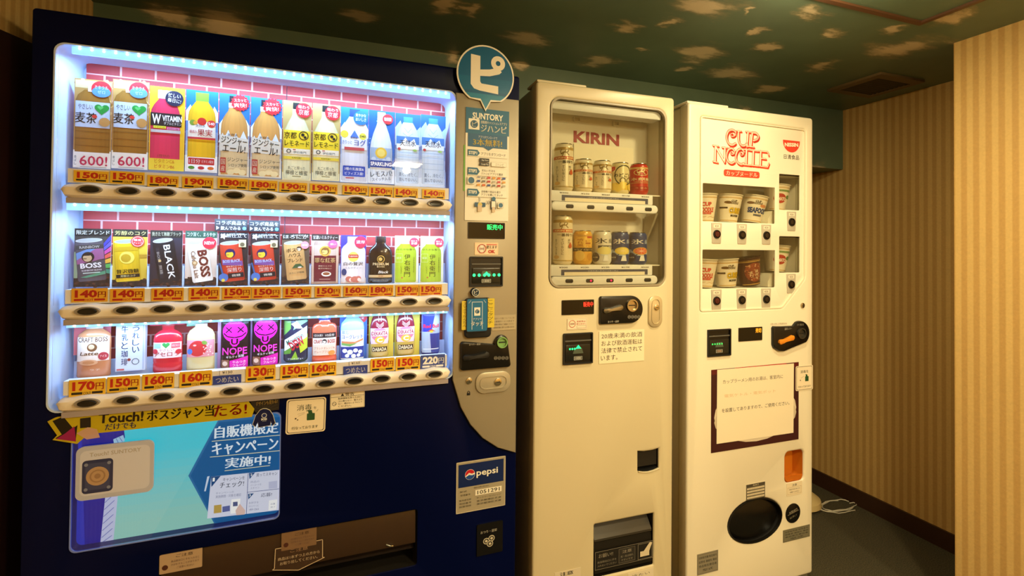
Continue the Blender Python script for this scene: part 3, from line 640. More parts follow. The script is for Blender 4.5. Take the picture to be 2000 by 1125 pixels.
ROW1 = [((146, 152, 216, 331), a_barley, 'barley tea card printed 600, first of two on the top shelf', 'the first barley tea card'),
        ((221, 154, 288, 332), a_barley, 'barley tea card printed 600, second one, beside the red vitamin card', 'the second barley tea card'),
        ((293, 167, 359, 335), a_vitamin, 'yellow drink card with a pink-red vitamin bottle', 'the pink-red vitamin bottle card'),
        ((364, 174, 424, 338), a_fruit, 'drink card with a yellow fruit juice bottle and green cap', 'the yellow fruit juice card'),
        ((429, 181, 486, 346), a_ginger, 'ginger ale bottle card with red burst, next to the fruit juice', 'the left ginger ale card'),
        ((490.5, 189, 549, 349), a_ginger, 'ginger ale bottle card with red burst, next to the lemonade', 'the right ginger ale card'),
        ((553, 195, 607, 354), a_lemonade, 'tan card with a yellow-label lemonade bottle, next to the ginger ale', 'the left lemonade card'),
        ((611, 201, 663, 354.5), a_lemonade, 'tan card with a yellow-label lemonade bottle, next to the white yoghurt water', 'the right lemonade card'),
        ((666, 208, 718, 358), a_yog, 'blue card with a milky yoghurt water bottle and blue round badge', 'the milky yoghurt water card'),
        ((720.5, 214, 770, 360), a_spark, 'blue card with a clear lemon sparkling water bottle', 'the lemon sparkling water card'),
        ((772.5, 220, 820, 365), a_water, 'mineral water bottle card, first of two at the right end', 'the first mineral water card'),
        ((822, 223, 869, 367), a_water, 'mineral water bottle card, last on the top shelf', 'the last mineral water card')]
def can_art(w, h, body, top='a8a6a4'):
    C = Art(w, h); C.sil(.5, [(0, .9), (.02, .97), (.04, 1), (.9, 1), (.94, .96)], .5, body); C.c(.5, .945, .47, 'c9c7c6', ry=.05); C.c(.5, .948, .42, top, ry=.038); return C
def beans(A, y=.1):
    rnd = random.Random(5); A.r(0, 0, 1, y, '2a1710')
    for i in range(26): A.c(rnd.random(), y*rnd.random()*1.1, .05, rnd.choice(['4a2818', '5c3420', '3a1e12']), ry=.018, rot=rnd.uniform(-50, 50), n=9); A.lay -= 1
    A.lay += 1
def head(A, cx, cy, r, skin, dark):
    A.c(cx, cy, r, dark); A.c(cx-.1*r, cy-.1*r, r*.72, skin); A.poly([(cx-r*.9, cy+.3*r*A.w/A.h), (cx+r*.9, cy+.9*r*A.w/A.h), (cx+r*.3, cy+.25*r*A.w/A.h)], dark); A.line([(cx-r*.9, cy-.25*r*A.w/A.h), (cx-r*.2, cy-.3*r*A.w/A.h)], .0012, dark)
def coffee(A, bg, strip, text, tc, text2='', stripy=.87):
    A.r(0, 0, 1, 1, bg); A.r(0, stripy, 1, 1, strip)
    A.t(text, .5, (stripy+1)/2, .9, .075, tc, bold=.02)
    if text2: A.t(text2, .62, .965, .5, .03, tc)
def a_rainbow(A):
    coffee(A, '3a3430', '17130f', '限定ブレンド', 'f0ead8')
    for i, c in enumerate(('3c3cc0', '5a52d8', 'c44a9a', 'd85a50', 'e0a83c', '5cb45c', '4a9a80')): A.poly([(.45, .5-.03*i), (1, .9-.1*i), (1, .82-.1*i), (.45, .47-.03*i)], c); A.lay -= 1
    A.lay += 1; beans(A, .15); A.r(0, .15, .1, .6, '8a9a78')
    C = can_art(A.w*.78, A.h*.74, '585058'); C.r(.02, .74, .98, .84, '3c3836'); C.t('RAINBOW', .5, .79, .7, .06, 'b8b0a8'); C.poly([(.02, .4), (.02, .6), (.6, .74), (.98, .74), (.98, .5)], '9a5a86'); C.poly([(.02, .5), (.02, .66), (.4, .74), (.7, .74)], '6a8ac0'); C.poly([(.1, .1), (.98, .22), (.98, .14), (.3, .08)], '5a9a78')
    head(C, .42, .56, .22, 'c8a880', '241c1c'); C.t('BOSS', .5, .36, .74, .12, 'f4f0f0', bold=.03); C.t('RAINBOW BLEND', .52, .25, .7, .035, 'dcd8dc'); C.r(.2, .18, .8, .2, 'c8dcd0'); A.place(C, .45, .47, 5)
def a_yellowcan(A):
    coffee(A, 'd8b63c', '17140c', '芳醇のコク', 'f0dc90'); beans(A, .12); A.r(.7, .5, 1, .56, 'b88c28')
    C = can_art(A.w*.72, A.h*.74, 'dcb41e'); C.r(.03, .72, .97, .82, 'c9a01a'); C.c(.5, .56, .3, 'f0dc60'); C.c(.46, .55, .2, 'c8a024'); C.t('贅沢微糖', .5, .24, .9, .1, '241c0c', bold=.03); C.r(.03, .09, .97, .17, '1c1610'); C.t('芳醇のコク', .5, .13, .6, .05, 'f0e0a0'); A.place(C, .42, .46, 4)
    A.c(.72, .79, .2, 'd22c30'); A.o(.72, .79, .17, .015, 'f8ecd8'); A.t('限定', .72, .815, .22, .04, 'ffffff'); A.t('ブレンド', .72, .765, .26, .03, 'ffffff')
def a_black(A):
    coffee(A, '2a2430', '1c1712', '挽きたて無糖ブラック', 'd8cfae'); beans(A, .1)
    C = can_art(A.w*.66, A.h*.80, '16141a'); C.t('BLACK', .63, .45, A.h*.62/(A.w*.66), .26*A.w/A.h, 'f6f4f4', rot=-90, bold=.012); C.r(.1, .1, .28, .8, '28242c'); C.t('BOSS  無糖', .19, .45, A.h*.4/(A.w*.66), .06, 'a8a098', rot=-90); C.c(.2, .5, .07, 'd0b070'); A.place(C, .5, .465, 9)
def a_white(A):
    coffee(A, 'd9c3b2', '1f4636', 'コク深く、まろやか', 'f2ecd8'); beans(A, .13)
    C = can_art(A.w*.66, A.h*.78, 'efe4da', 'b8b0cc'); C.t('BOSS', .68, .42, A.h*.5/(A.w*.66), .2, '6a2820', rot=-90, bold=.04); C.t('Cafe au Lait', .25, .42, A.h*.5/(A.w*.66), .09, '7a5038', rot=-90); C.c(.25, .46, .13, 'b88a5a'); C.c(.25, .46, .08, 'e0c49a'); A.place(C, .46, .455, 9)
    A.c(.76, .78, .22, 'd6243a'); A.t('NEW', .76, .78, .32, .06, 'ffffff', bold=.02)
def a_red(A):
    coffee(A, '2c2022', '15121a', '焙煎仕立て', 'f0ece8', 'コラボ限定'); A.star(.15, .92, .06, .13, 5, 'e8c8c8'); beans(A, .12)
    C = can_art(A.w*.74, A.h*.76, 'c03a20'); head(C, .44, .69, .24, 'eebc30', '241450'); C.poly([(.04, .42), (.04, .56), (.97, .48), (.97, .36)], '7a4a8c'); C.t('BOSS BLACK', .48, .5, .8, .07, 'b0c4f0', bold=.02); C.t('地を這うような', .55, .37, .7, .04, 'f4e0d0'); C.t('深煎り', .56, .28, .66, .11, 'fbf4ec', bold=.02); C.r(.25, .08, .97, .2, '1c1820'); C.t('微糖', .62, .14, .4, .06, 'f0e8d8'); A.place(C, .46, .46, 6)
    A.r(.68, .72, .93, .86, 'd8c490'); A.c(.8, .77, .08, '6a5a40'); A.line([(.04, .42), (.16, .2)], .004, '3c5a90'); A.c(.18, .15, .16, '4a70b4'); A.c(.17, .1, .06, 'e0c040')
def a_house(A):
    coffee(A, '5a4636', '231914', 'ほろにが', 'f4eee0', '心ほどける'); beans(A, .14)
    C = can_art(A.w*.72, A.h*.78, 'c9985c'); head(C, .76, .78, .13, 'e8cfa8', '46301e'); C.t('ボス', .36, .76, .5, .1, '22180e', bold=.02); C.t('ハウス', .5, .63, .6, .1, '22180e', bold=.02); C.t('ブレンド', .5, .5, .76, .1, '22180e', bold=.02)
    C.poly([(.3, .3), (.5, .4), (.75, .4), (.92, .3)], '3f5a34'); C.c(.7, .31, .1, 'e8d8c8', ry=.02); C.t('ほろにが微糖', .52, .18, .76, .05, '46301e'); A.place(C, .48, .47, 6)
    A.c(.83, .77, .15, 'f08a94'); A.t('限定', .83, .77, .2, .04, 'ffffff')
def a_royal(A):
    coffee(A, 'c9a894', '2a1a18', '甘濃いミルクティー', 'f4ead8'); A.r(.05, .04, .95, .8, 'd9b8a0'); A.sil(.5, [(.02, .94), (.05, .98), (.8, .98), (.86, .9)], .42, 'b89888'); A.band(.5, .05, .57, .41, '6a1626'); A.band(.5, .57, .78, .41, 'd0b0a0'); A.c(.5, .66, .21, 'dca848'); head(A, .5, .66, .15, 'e8c070', '8a5a28')
    A.t('罪な紅茶', .5, .475, .76, .1, 'f0d088', bold=.02); A.t('濃密ミルクの', .5, .36, .5, .03, 'e0c0a0'); A.t('贅沢な味わい', .5, .31, .5, .03, 'e0c0a0'); A.c(.55, .2, .18, 'f4ecdc', ry=.05); A.c(.55, .205, .13, '9a5a38', ry=.03); A.r(.3, .09, .7, .1, 'd0a890'); A.c(.78, .8, .17, 'e85a86'); A.t('濃い', .78, .8, .2, .04, 'ffffff')
def a_milktea(A):
    A.r(0, 0, 1, 1, '3a34b4'); A.r(0, 0, 1, .12, 'd8c0b4'); bottle(A, .5, .02, .85, .48, 'e2d6d6', 'e4dcea', prof=BOT2, capk=.5, caph=.12)
    A.c(.5, .555, .21, 'ead05a'); A.rr(.3, .53, .7, .6, 'c02c2c', .002); A.t('Lipton', .5, .565, .32, .04, 'f8ecd0'); A.t('白の贅沢', .5, .41, .76, .075, '2a2a3c', bold=.02); A.t('ミルクティー', .5, .325, .64, .04, '565064'); A.c(.14, .24, .1, '2c3c70', ry=.07)
    for x, r_ in ((.35, -20), (.55, 15), (.68, 40)): A.c(x, .09, .15, 'c46a58', ry=.06, rot=r_); A.c(x+.06, .08, .07, 'f0cfc0', ry=.04, rot=r_)
    A.c(.78, .86, .25, 'bf2346'); A.t('濃厚', .78, .86, .36, .07, 'ffffff', bold=.02)
def a_tea(A):
    A.r(0, 0, 1, 1, 'e6e3cd'); bottle(A, .46, .02, .83, .44, 'a9bf28', 'ecebe4', prof=BOT2, capk=.46, caph=.13)
    A.t('ゆたかな香り', .46, .71, .74, .045, '4a5a12'); A.tv('伊右衛門', .52, .62, .12, .25, '20300c', bold=.015); A.fr(.04, .44, .32, .62, .0006, 'dfe8a8'); A.t('緑茶', .18, .53, .2, .05, 'dfe8a8'); A.tv('いえもん', .28, .36, .2, .07, '4a5a12'); A.tv('京都福寿園茶匠', .8, .55, .22, .05, '5a6a1c'); A.r(.28, .1, .34, .13, 'c0603c')
    A.c(.8, .865, .2, 'e02c4c'); A.t('味わう', .8, .89, .26, .035, 'ffffff'); A.t('京都', .8, .84, .26, .05, 'ffffff')
ROW2 = [((146, 446, 215.5, 559.5), a_rainbow, 'coffee card with a dark rainbow can tilted on coffee beans', 'the rainbow coffee card'),
        ((221, 447.5, 286.5, 559), a_yellowcan, 'coffee card with a yellow gold can tilted on beans', 'the yellow coffee card'),
        ((294, 449.5, 355, 557.5), a_black, 'coffee card with a slim black can lettered BLACK', 'the black coffee card'),
        ((362.5, 450.5, 422.5, 557), a_white, 'coffee card with a cream milk coffee can and red NEW dot', 'the cream milk coffee card'),
        ((428, 453, 483.5, 557), a_red, 'card with a red roast coffee can, left of the two alike', 'the left red coffee card'),
        ((490.5, 454.5, 545, 555), a_red, 'card with a red roast coffee can, right of the two alike', 'the right red coffee card'),
        ((551, 455.5, 603.5, 554), a_house, 'coffee card with a tan house blend can', 'the tan house blend card'),
        ((609, 457, 660.5, 554), a_royal, 'card with a maroon milk tea can and gold medallion', 'the maroon milk tea card'),
        ((666, 459, 714, 553.5), a_milktea, 'card with a white milk tea bottle on violet-blue', 'the white milk tea card'),
        None,
        ((771.5, 460, 817, 552.5), a_tea, 'green tea bottle card, first of two on the middle shelf', 'the first green tea card'),
        ((821.5, 461, 865.5, 552), a_tea, 'green tea bottle card, last on the middle shelf', 'the last green tea card')]
CW1, CW2 = .040, .040
for row, cwid, grp in ((ROW1, CW1, 'drink cards on the top shelf'), (ROW2, CW2, 'coffee and tea cards on the middle shelf')):
    for it in row:
        if it is None: continue
        px, fn, lab, short = it
        u0, z0, u1, z1 = S.rect(*px, cwid); A = Art(u1-u0, z1-z0); fn(A)
        o = sheet('drink_card', A, PRINT, None, S.world(u0, cwid, z0), .002, base='e8e4dc', rz=S.t)
        tag(o, lab, 'drink card', grp)
# header strips over the two red cans
for px, lab in (((419.5, 427.5, 483.5, 452), 'black header card with white lettering above the left red coffee card'), ((485.5, 430, 546.5, 453.3), 'black header card with white lettering above the right red coffee card')):
    u0, z0, u1, z1 = S.rect(*px, CW2-.003); A = Art(u1-u0, z1-z0, '17141c'); A.t('コラボ商品を', .5, .7, .9, .36, 'f4f2f2', bold=.02); A.t('飲んでみる', .48, .25, .6, .32, 'f4f2f2'); A.poly([(.05, .1), (.05, .42), (.14, .26)], 'f4f2f2'); A.c(.9, .25, .06, '5a8ad0')
    tag(sheet('header_card', A, PRINT, None, S.world(u0, CW2-.003, z0), .0012, base='17141c', rz=S.t), lab, 'sign', 'header cards on the middle shelf')
# clear dividers between the cards with their dark clips
for row, cwid, zl, zh in ((ROW1, CW1, None, None), (ROW2, CW2, None, None)):
    cs = [S.rect(*i[0], cwid) for i in row if i]
    for a, b in zip(cs[:-1], cs[1:]):
        if b[0]-a[2] > .03 or b[0]-a[2] < .0032: continue
        u = (a[2]+b[0])/2; hgt = .055 if row is ROW1 else .05
        G().box(u-.0014, cwid-.004, a[1]-.004, u+.0014, cwid+.004, a[1]+hgt).build('divider_post', DISPW, sm)
        if row is ROW1: G().box(u-.0018, cwid-.002, a[1]+hgt+.045, u+.0018, cwid+.002, a[1]+hgt+.06).build('divider_clip', mat('clip_dark_red', '4a1418', .5), sm)

# the dummies: shallow half-round bottles, cans and a carton with their printed wraps
def dummy(name, px, w, prof, depth, parts, art, label, group, base, hwk=1.0, tall=None):
    """half-round body. prof [(y 0..1, k 0..1)], parts [(name, prof, material-colour, k)] made of the same width"""
    u0, z0, u1, z1 = S.rect(*px, w); W_, H_ = u1-u0, z1-z0; hw = W_/2*hwk
    root = empty(name, S.world((u0+u1)/2, w+depth, z0), S.t); tag(root, label, art[2], group)
    def half(nm, pr, m):
        g = G(); g.loft([[(hw*k*math.cos(PI*i/14), -depth*k*math.sin(PI*i/14), H_*y) for i in range(15)] for y, k in pr], True, True, close=True); return g.build(nm, m, root)
    for nm, pr, m in parts: half(nm, pr, m)
    A = Art(W_, H_); art[1](A)
    def K_(y):
        y /= H_
        for (a, ka), (b, kb) in zip(prof[:-1], prof[1:]):
            if a <= y <= b: return ka+(kb-ka)*(y-a)/max(1e-6, b-a)
        return prof[-1][1]
    def mp(x, y, l):
        k = K_(y); t = max(-1, min(1, (x-W_/2)/max(1e-5, hw*k))); q = math.sqrt(max(0, 1-t*t))
        return ((x-W_/2), -(depth*k*q+l+.0003), y)
    me = A.mesh('label_wrap', GLOSS, mp, cutx=[W_*i/16 for i in range(1, 16)], cuty=[H_*i/12 for i in range(1, 12)])
    link('label_wrap', me, root, None, 60)
    return root
def gl(name, col, rough=.18): return mat(name, col, rough, coat=.4)
CAPW = .4
def std_parts(liq, liqcol, cap, capcol, prof, y1=.86, ck=.42):
    return [('bottle', prof, gl(liq, liqcol)), ('cap', [(y1, ck), (y1+.005, ck+.03), (.985, ck+.03), (1, ck)], gl(cap, capcol, .4))]
P_A = [(0, .9), (.02, 1), (.62, 1), (.7, .95), (.77, .75), (.82, .5), (.86, .42)]
def l_premium(A):
    A.band(.5, .1, .60, .49, '191719'); A.c(.5, .51, .16, 'c8a050'); A.c(.5, .51, .13, '191719'); A.c(.48, .51, .08, 'd0a858'); A.t('PREMIUM', .5, .405, .66, .055, 'd8c090', bold=.02); A.t('BOSS', .5, .35, .32, .035, 'd8c090'); A.t('Black', .62, .235, .42, .055, 'f0e8e0', shear=.3); A.band(.5, .12, .175, .49, 'c9a878'); A.t('無糖', .5, .15, .2, .03, '7a3020'); A.t('香り立つブラック', .5, .06, .6, .025, 'c0b090')
dummy('dummy_bottle', (721, 461, 766.5, 552.5), .030, P_A, .012, std_parts('liquid_black', '1a1012', 'cap_black', '17171c', P_A), (0, l_premium, 'dummy bottle'), 'black premium coffee bottle dummy with a black cap on the middle shelf', 'dummies', 'x')
def l_craft(A):
    A.band(.5, .28, .70, .47, 'efe0d4'); A.t('CRAFT BOSS', .5, .655, .86, .085, '5c3826', bold=.02); A.c(.5, .52, .15, '7a5238'); A.c(.48, .53, .09, 'e0c0a0'); A.t('Latte', .42, .415, .54, .06, '6a4630', shear=.25); A.c(.4, .26, .28, 'dca884', ry=.05); A.c(.4, .26, .18, 'c88a60', ry=.03); A.c(.82, .36, .14, 'b03a4a', ry=.07); A.t('アイス', .82, .36, .18, .04, 'f6e0d8'); A.t('ラテ', .6, .13, .3, .03, 'f4e4d4')
P_B = [(0, .94), (.02, 1), (.66, 1), (.74, .94), (.79, .7), (.84, .46)]
dummy('dummy_bottle', (147, 626, 212, 735), .030, P_B, .012, [('bottle', P_B, gl('liquid_latte', 'c8845c')), ('cap', [(.84, .5), (.99, .5), (1, .46)], gl('cap_lilac', 'd8d4ea', .4))], (0, l_craft, 'dummy bottle'), 'tan latte coffee bottle dummy with a lilac cap, first on the bottom shelf', 'dummies', 'x')
def l_acerola(A):
    A.band(.5, .3, .62, .48, 'f1dcdc'); A.r(.06, .5, .3, .6, '9cc4b4'); A.heart(.48, .565, .13, '3ca458'); A.r(.66, .5, .94, .6, 'd8606c'); A.t('天然ビタミン', .8, .55, .24, .05, 'fbeeee'); A.t('やさしい', .5, .465, .5, .05, 'a83a48'); A.t('アセロラ', .5, .38, .86, .09, 'b02c3e', bold=.02); A.c(.1, .44, .1, 'c83040'); A.c(.9, .42, .1, 'c83040')
P_C = [(0, .92), (.03, 1), (.18, 1), (.2, .97), (.22, 1), (.68, 1), (.78, .92), (.85, .6), (.87, .42), (.95, .42)]
dummy('dummy_bottle', (297, 634, 353, 726), .030, P_C, .012, [('bottle', P_C, gl('liquid_cherry', 'c41f36')), ('cap', [(.95, .45), (1, .45)], gl('cap_red', 'c02838', .4))], (0, l_acerola, 'dummy bottle'), 'cherry red acerola drink bottle dummy with a pale label on the bottom shelf', 'dummies', 'x')
def l_apple(A):
    A.band(.5, .3, .66, .485, 'd9909c'); A.c(.42, .48, .32, 'c8343c', ry=.165); A.c(.32, .55, .06, 'f0b0a8', ry=.02); A.c(.66, .6, .1, '7a9c48', ry=.04, rot=-30); A.c(.14, .42, .1, '4a78c8', ry=.06)
    for i in range(14): A.c(.62+.33*random.random(), .32+.28*random.random(), .025, 'f4dcd4', n=8); A.lay -= 1
P_D = [(0, .93), (.03, 1), (.66, 1), (.76, .98), (.86, .8), (.92, .5), (.94, .42)]
dummy('dummy_bottle', (363, 634, 417, 723), .030, P_D, .012, [('bottle', P_D, gl('liquid_pale', 'd6c48e')), ('cap', [(.94, .44), (1, .44)], gl('cap_white', 'ece8e0', .4))], (0, l_apple, 'dummy bottle'), 'pale apple juice bottle dummy with a red apple label on the bottom shelf', 'dummies', 'x')
def l_orange(A):
    A.band(.5, .5, .6, .47, '2a2228'); A.t('1日分の果汁', .26, .55, .36, .05, 'e8d8c8'); A.t('1/2日分', .72, .55, .36, .05, 'f0e0d0'); A.band(.5, .36, .5, .47, 'f0e2d8'); A.t('CRAFT', .24, .43, .34, .075, 'b03a30', bold=.03); A.t('BOSS', .78, .43, .3, .075, 'b03a30', bold=.03); head(A, .5, .43, .1, 'f0e2d8', '2a2028'); A.band(.5, .16, .36, .47, 'ecd4c0'); A.t('ブラッドオレンジ&', .5, .3, .84, .05, 'c0583a'); A.t('グレープフルーツ', .5, .23, .84, .05, 'c0583a'); A.c(.8, .2, .14, 'e8944a', ry=.05)
P_E = [(0, .88), (.02, 1), (.12, 1), (.14, .96), (.17, 1), (.7, 1), (.76, .86), (.79, .5), (.84, .46)]
dummy('dummy_bottle', (610, 611, 657, 708), .030, P_E, .012, [('bottle', P_E, gl('liquid_orange', 'd85c40')), ('cap', [(.84, .5), (1, .5)], gl('cap_blue', '2438a4', .4))], (0, l_orange, 'dummy bottle'), 'orange red tea bottle dummy with a dark blue cap on the bottom shelf', 'dummies', 'x')
def l_yoghurt(A):
    A.band(.5, .02, .62, .485, 'e8eef6'); A.t('飲む', .2, .58, .28, .08, '1c3a9c', bold=.02); A.t('ヨーグレット', .5, .485, .88, .09, '16338f', bold=.03); A.poly([(.05, .36), (.4, .32), (.95, .4), (.95, .44), (.6, .38), (.05, .4)], 'd88a5c'); A.poly([(.05, .32), (.4, .29), (.7, .35), (.4, .34), (.05, .36)], '7ab060'); A.band(.5, .05, .28, .485, '1f3a94')
    for x, y, r_ in ((.18, .2, .1), (.4, .17, .12), (.63, .2, .1), (.83, .17, .09), (.28, .1, .09), (.55, .09, .1), (.76, .1, .08)): A.c(x, y, r_, 'f0f4fa', ry=r_*.42)
P_F = [(0, .94), (.02, 1), (.66, 1), (.76, .94), (.84, .66), (.88, .5)]
dummy('dummy_bottle', (666, 610, 711, 702), .030, P_F, .012, [('bottle', P_F, gl('liquid_sky', '9ac0ea')), ('cap', [(.88, .54), (1, .54)], gl('cap_sky', 'c4dcf4', .4))], (0, l_yoghurt, 'dummy bottle'), 'white and blue drinking yoghurt bottle dummy on the bottom shelf', 'dummies', 'x')
def l_vita(A):
    A.band(.5, .28, .60, .485, 'e8c9d0'); A.c(.5, .47, .44, 'd87890', ry=.14); A.r(.08, .44, .92, .55, 'f2dfe2'); A.t('DEKAVITA', .5, .495, .84, .085, 'a81c3c', bold=.03); A.c(.5, .36, .26, 'e0bc48', ry=.075); A.t('C', .5, .36, .3, .1, 'fbf6ea', bold=.04); A.r(.1, .12, .9, .22, '2a1a1c'); A.t('DABADA', .5, .17, .74, .075, 'e8d8b0', bold=.03)
    for i in range(3): A.line([(.3, .72-.03*i), (.5, .66-.03*i), (.7, .72-.03*i)], .0012, 'f0d0d4')
    A.line([(.42, .95), (.44, .74)], .0015, 'f4d8dc'); A.line([(.58, .95), (.56, .74)], .0015, 'f4d8dc')
P_G = [(0, .85), (.03, .98), (.6, 1), (.66, .96), (.76, .84), (.9, .58), (1, .44)]
for px, lab in (((724, 604, 759.5, 697), 'ribbed red vitamin soda bottle dummy, left of the two alike'), ((775.5, 602, 810.5, 692), 'ribbed red vitamin soda bottle dummy, right of the two alike')):
    dummy('dummy_bottle', px, .030, P_G, .012, [('bottle', [(0, .85), (.03, .98), (.28, 1)], gl('liquid_gold', 'c8a850')), ('bottle_neck', [(.28, 1), (.6, 1), (.66, .96), (.76, .84), (.9, .58), (1, .44)], gl('liquid_wine', '7c1630'))], (0, l_vita, 'dummy bottle'), lab, 'vitamin soda dummies', 'x')
P_CAN = [(0, .82), (.03, .95), (.06, 1), (.92, 1), (.96, .93), (1, .9)]
TIN = mat('tin_silver', 'c8c8c8', .25, metal=.8)
def can_parts(nm, col): return [('can_body', P_CAN, mat(nm, col, .25, metal=.2)), ('can_rim', [(.97, .93), (.975, .95), (.995, .95), (1, .92)], TIN)]
def l_nope(A):
    A.band(.5, .04, .95, .49, '1a141c'); A.r(.06, .9, .94, .99, '2a2450'); A.t('天下無敵の味', .5, .945, .66, .05, 'd8c8f0'); A.c(.5, .72, .42, 'e01cb4', ry=.2)
    for x in (.3, .7): A.line([(x-.1, .70), (x+.1, .80)], .0026, '1a0c1a'); A.line([(x-.1, .80), (x+.1, .70)], .0026, '1a0c1a')
    A.line([(.12, .69), (.25, .63), (.5, .605), (.75, .63), (.88, .69)], .0026, '1a0c1a'); A.poly([(.34, .6), (.34, .5), (.44, .44), (.56, .44), (.66, .5), (.66, .6)], 'e01cb4'); A.t('U', .5, .53, .24, .11, '1a0c1a', bold=.03)
    A.t('NOPE', .5, .355, .84, .135, 'ee3cc0', bold=.02); A.t('ギルティ炭酸', .52, .255, .6, .05, 'f4eef4', rot=4, bold=.02); A.poly([(.34, .03), (.34, .18), (.95, .25), (.95, .03)], 'd81caa'); A.t('やみつき', .66, .15, .44, .05, 'fbeafa'); A.t('フルーツ', .66, .09, .42, .045, 'fbeafa'); A.r(.05, .04, .32, .2, '8a5a48'); A.c(.18, .13, .09, 'e0c0a8')
for px, lab in (((430, 619, 486, 721), 'black and magenta soda can dummy, left of the two alike'), ((491.5, 615, 544.5, 714.5), 'black and magenta soda can dummy, right of the two alike')):
    dummy('dummy_can', px, .030, P_CAN, .014, can_parts('can_violet', '1c1422'), (0, l_nope, 'dummy can'), lab, 'magenta soda dummies', 'x')
def l_dew(A):
    A.band(.5, .04, .95, .49, '232a44'); A.poly([(.02, .6), (.3, .75), (.3, .93), (.02, .93)], '6a9a48'); A.poly([(.5, .93), (.4, .72), (.7, .82), (.98, .9), (.98, .94)], '8cc8a0'); A.poly([(.02, .3), (.4, .42), (.3, .2), (.02, .18)], '5c9a40'); A.poly([(.6, .5), (.98, .62), (.98, .3), (.7, .2)], 'c0cc3c'); A.poly([(.3, .06), (.5, .25), (.62, .06)], '8cb83c'); A.poly([(.3, .86), (.55, .92), (.8, .74), (.5, .76)], 'dfead8')
    A.poly([(.04, .25), (.96, .55), (.96, .8), (.04, .5)], 'ece8e8'); A.t('Mountain', .46, .52, .74, .11, '3c6a5a', rot=29, shear=.1); A.t('DEW', .55, .42, .62, .2, 'c0283c', rot=29, bold=.03); A.t('マウンテンデュー', .5, .08, .64, .045, 'e8ece8')
dummy('dummy_can', (554, 621, 600.5, 706), .030, P_CAN, .014, can_parts('can_green', '33503a'), (0, l_dew, 'dummy can'), 'green and navy citrus soda can dummy with a slanted white banner', 'dummies', 'x')
def l_bull(A):
    A.band(.5, .05, .93, .49, 'a9b4c8'); A.poly([(.02, .5), (.02, .93), (.72, .93), (.5, .5)], '2038a8'); A.poly([(.5, .05), (.42, .46), (.98, .46), (.98, .05)], '2a3c8c'); A.t('Red Bull', .5, .62, .84, .08, 'd0263c', bold=.03); A.c(.5, .51, .1, 'e8c040', ry=.03); A.poly([(.25, .5), (.5, .53), (.75, .5), (.5, .56)], 'd04030'); A.r(.08, .12, .92, .14, 'dfe4ec')
dummy('dummy_can', (825, 603, 860, 692), .030, P_CAN, .014, can_parts('can_blue', '2438a0'), (0, l_bull, 'dummy can'), 'slim blue and silver energy drink can dummy at the right end of the bottom shelf', 'dummies', 'x')
# milk coffee carton
u0, z0, u1, z1 = S.rect(226, 626, 281.5, 723, .030)
ct = empty('dummy_carton', S.world((u0+u1)/2, .0475, z0), S.t); tag(ct, 'pale blue milk coffee carton dummy with vertical blue lettering on the bottom shelf', 'dummy carton', 'dummies')
w_, h_ = u1-u0, z1-z0
G().box(-w_/2, -.014, 0, w_/2, 0, h_).build('carton', gl('carton_blue', 'd0d8ea', .4), ct)
A = Art(w_, h_); A.r(.03, .02, .97, .98, 'cdd8ee'); A.r(.03, .92, .97, .98, 'e4ecf6'); A.tv('うれしい', .68, .9, .34, .24, '26447c', bold=.02); A.tv('牛乳と珈琲', .3, .9, .1, .22, '26447c', bold=.02); A.r(.92, .02, .97, .98, 'aab8d4'); A.c(.46, .22, .06, '8a3a3c'); A.o(.68, .18, .13, .025, '4a5a6a'); A.r(.05, .02, .3, .05, 'c05a60')
cb_ = link('label_wrap', A.mesh('label_wrap', GLOSS), ct, None, 0); cb_.location = (-w_/2, -.0143, 0)
for c in [o for o in bpy.data.objects if o.get('group') == 'dummies']: del c['group']
# pop cards behind a few dummies
for px, bgc, txt, tcol, lab in (((293, 621, 360, 634), 'd83a58', '天然ビタミンC', 'ffffff', 'pink header card lettered in white above the cherry red bottle'), ((365, 620, 398, 636), '7cc4a8', '期間限定', 'f4f8f4', 'mint green header card above the pale apple juice bottle')):
    u0, z0, u1, z1 = S.rect(*px, .05); A = Art(u1-u0, z1-z0, bgc); A.t(txt, .5, .45, .84, .6, tcol)
    tag(sheet('header_card', A, PRINT, None, S.world(u0, .05, z0), .001, base=bgc, rz=S.t), lab, 'sign')
for px, bgc, lab in (((721, 604, 768, 700), 'e0c84a', 'yellow backing card behind the left vitamin soda bottle'), ((771, 602, 819, 695), 'e0c84a', 'yellow backing card behind the right vitamin soda bottle'), ((664, 607, 716, 705), '2f6cc8', 'blue backing card behind the drinking yoghurt bottle'), ((145, 624, 216, 690), 'd8707c', 'pink backing card behind the tan latte bottle'), ((426, 617, 489, 725), 'd8a8d8', 'pale violet backing card behind the left magenta can'), ((488.5, 613, 548, 718), 'd8a8d8', 'pale violet backing card behind the right magenta can')):
    u0, z0, u1, z1 = S.rect(*px, .052); A = Art(u1-u0, z1-z0, bgc); 
    if bgc == '2f6cc8': A.c(.78, .86, .22, 'd8324c'); A.t('自販機', .78, .885, .28, .035, 'ffffff'); A.t('限定', .78, .84, .22, .035, 'ffffff')
    if bgc == 'd8a8d8': A.t('天下無敵!', .5, .97, .7, .035, '7a1c7a')
    tag(sheet('backing_card', A, PRINT, None, S.world(u0, .052, z0), .001, base=bgc, rz=S.t), lab, 'card')

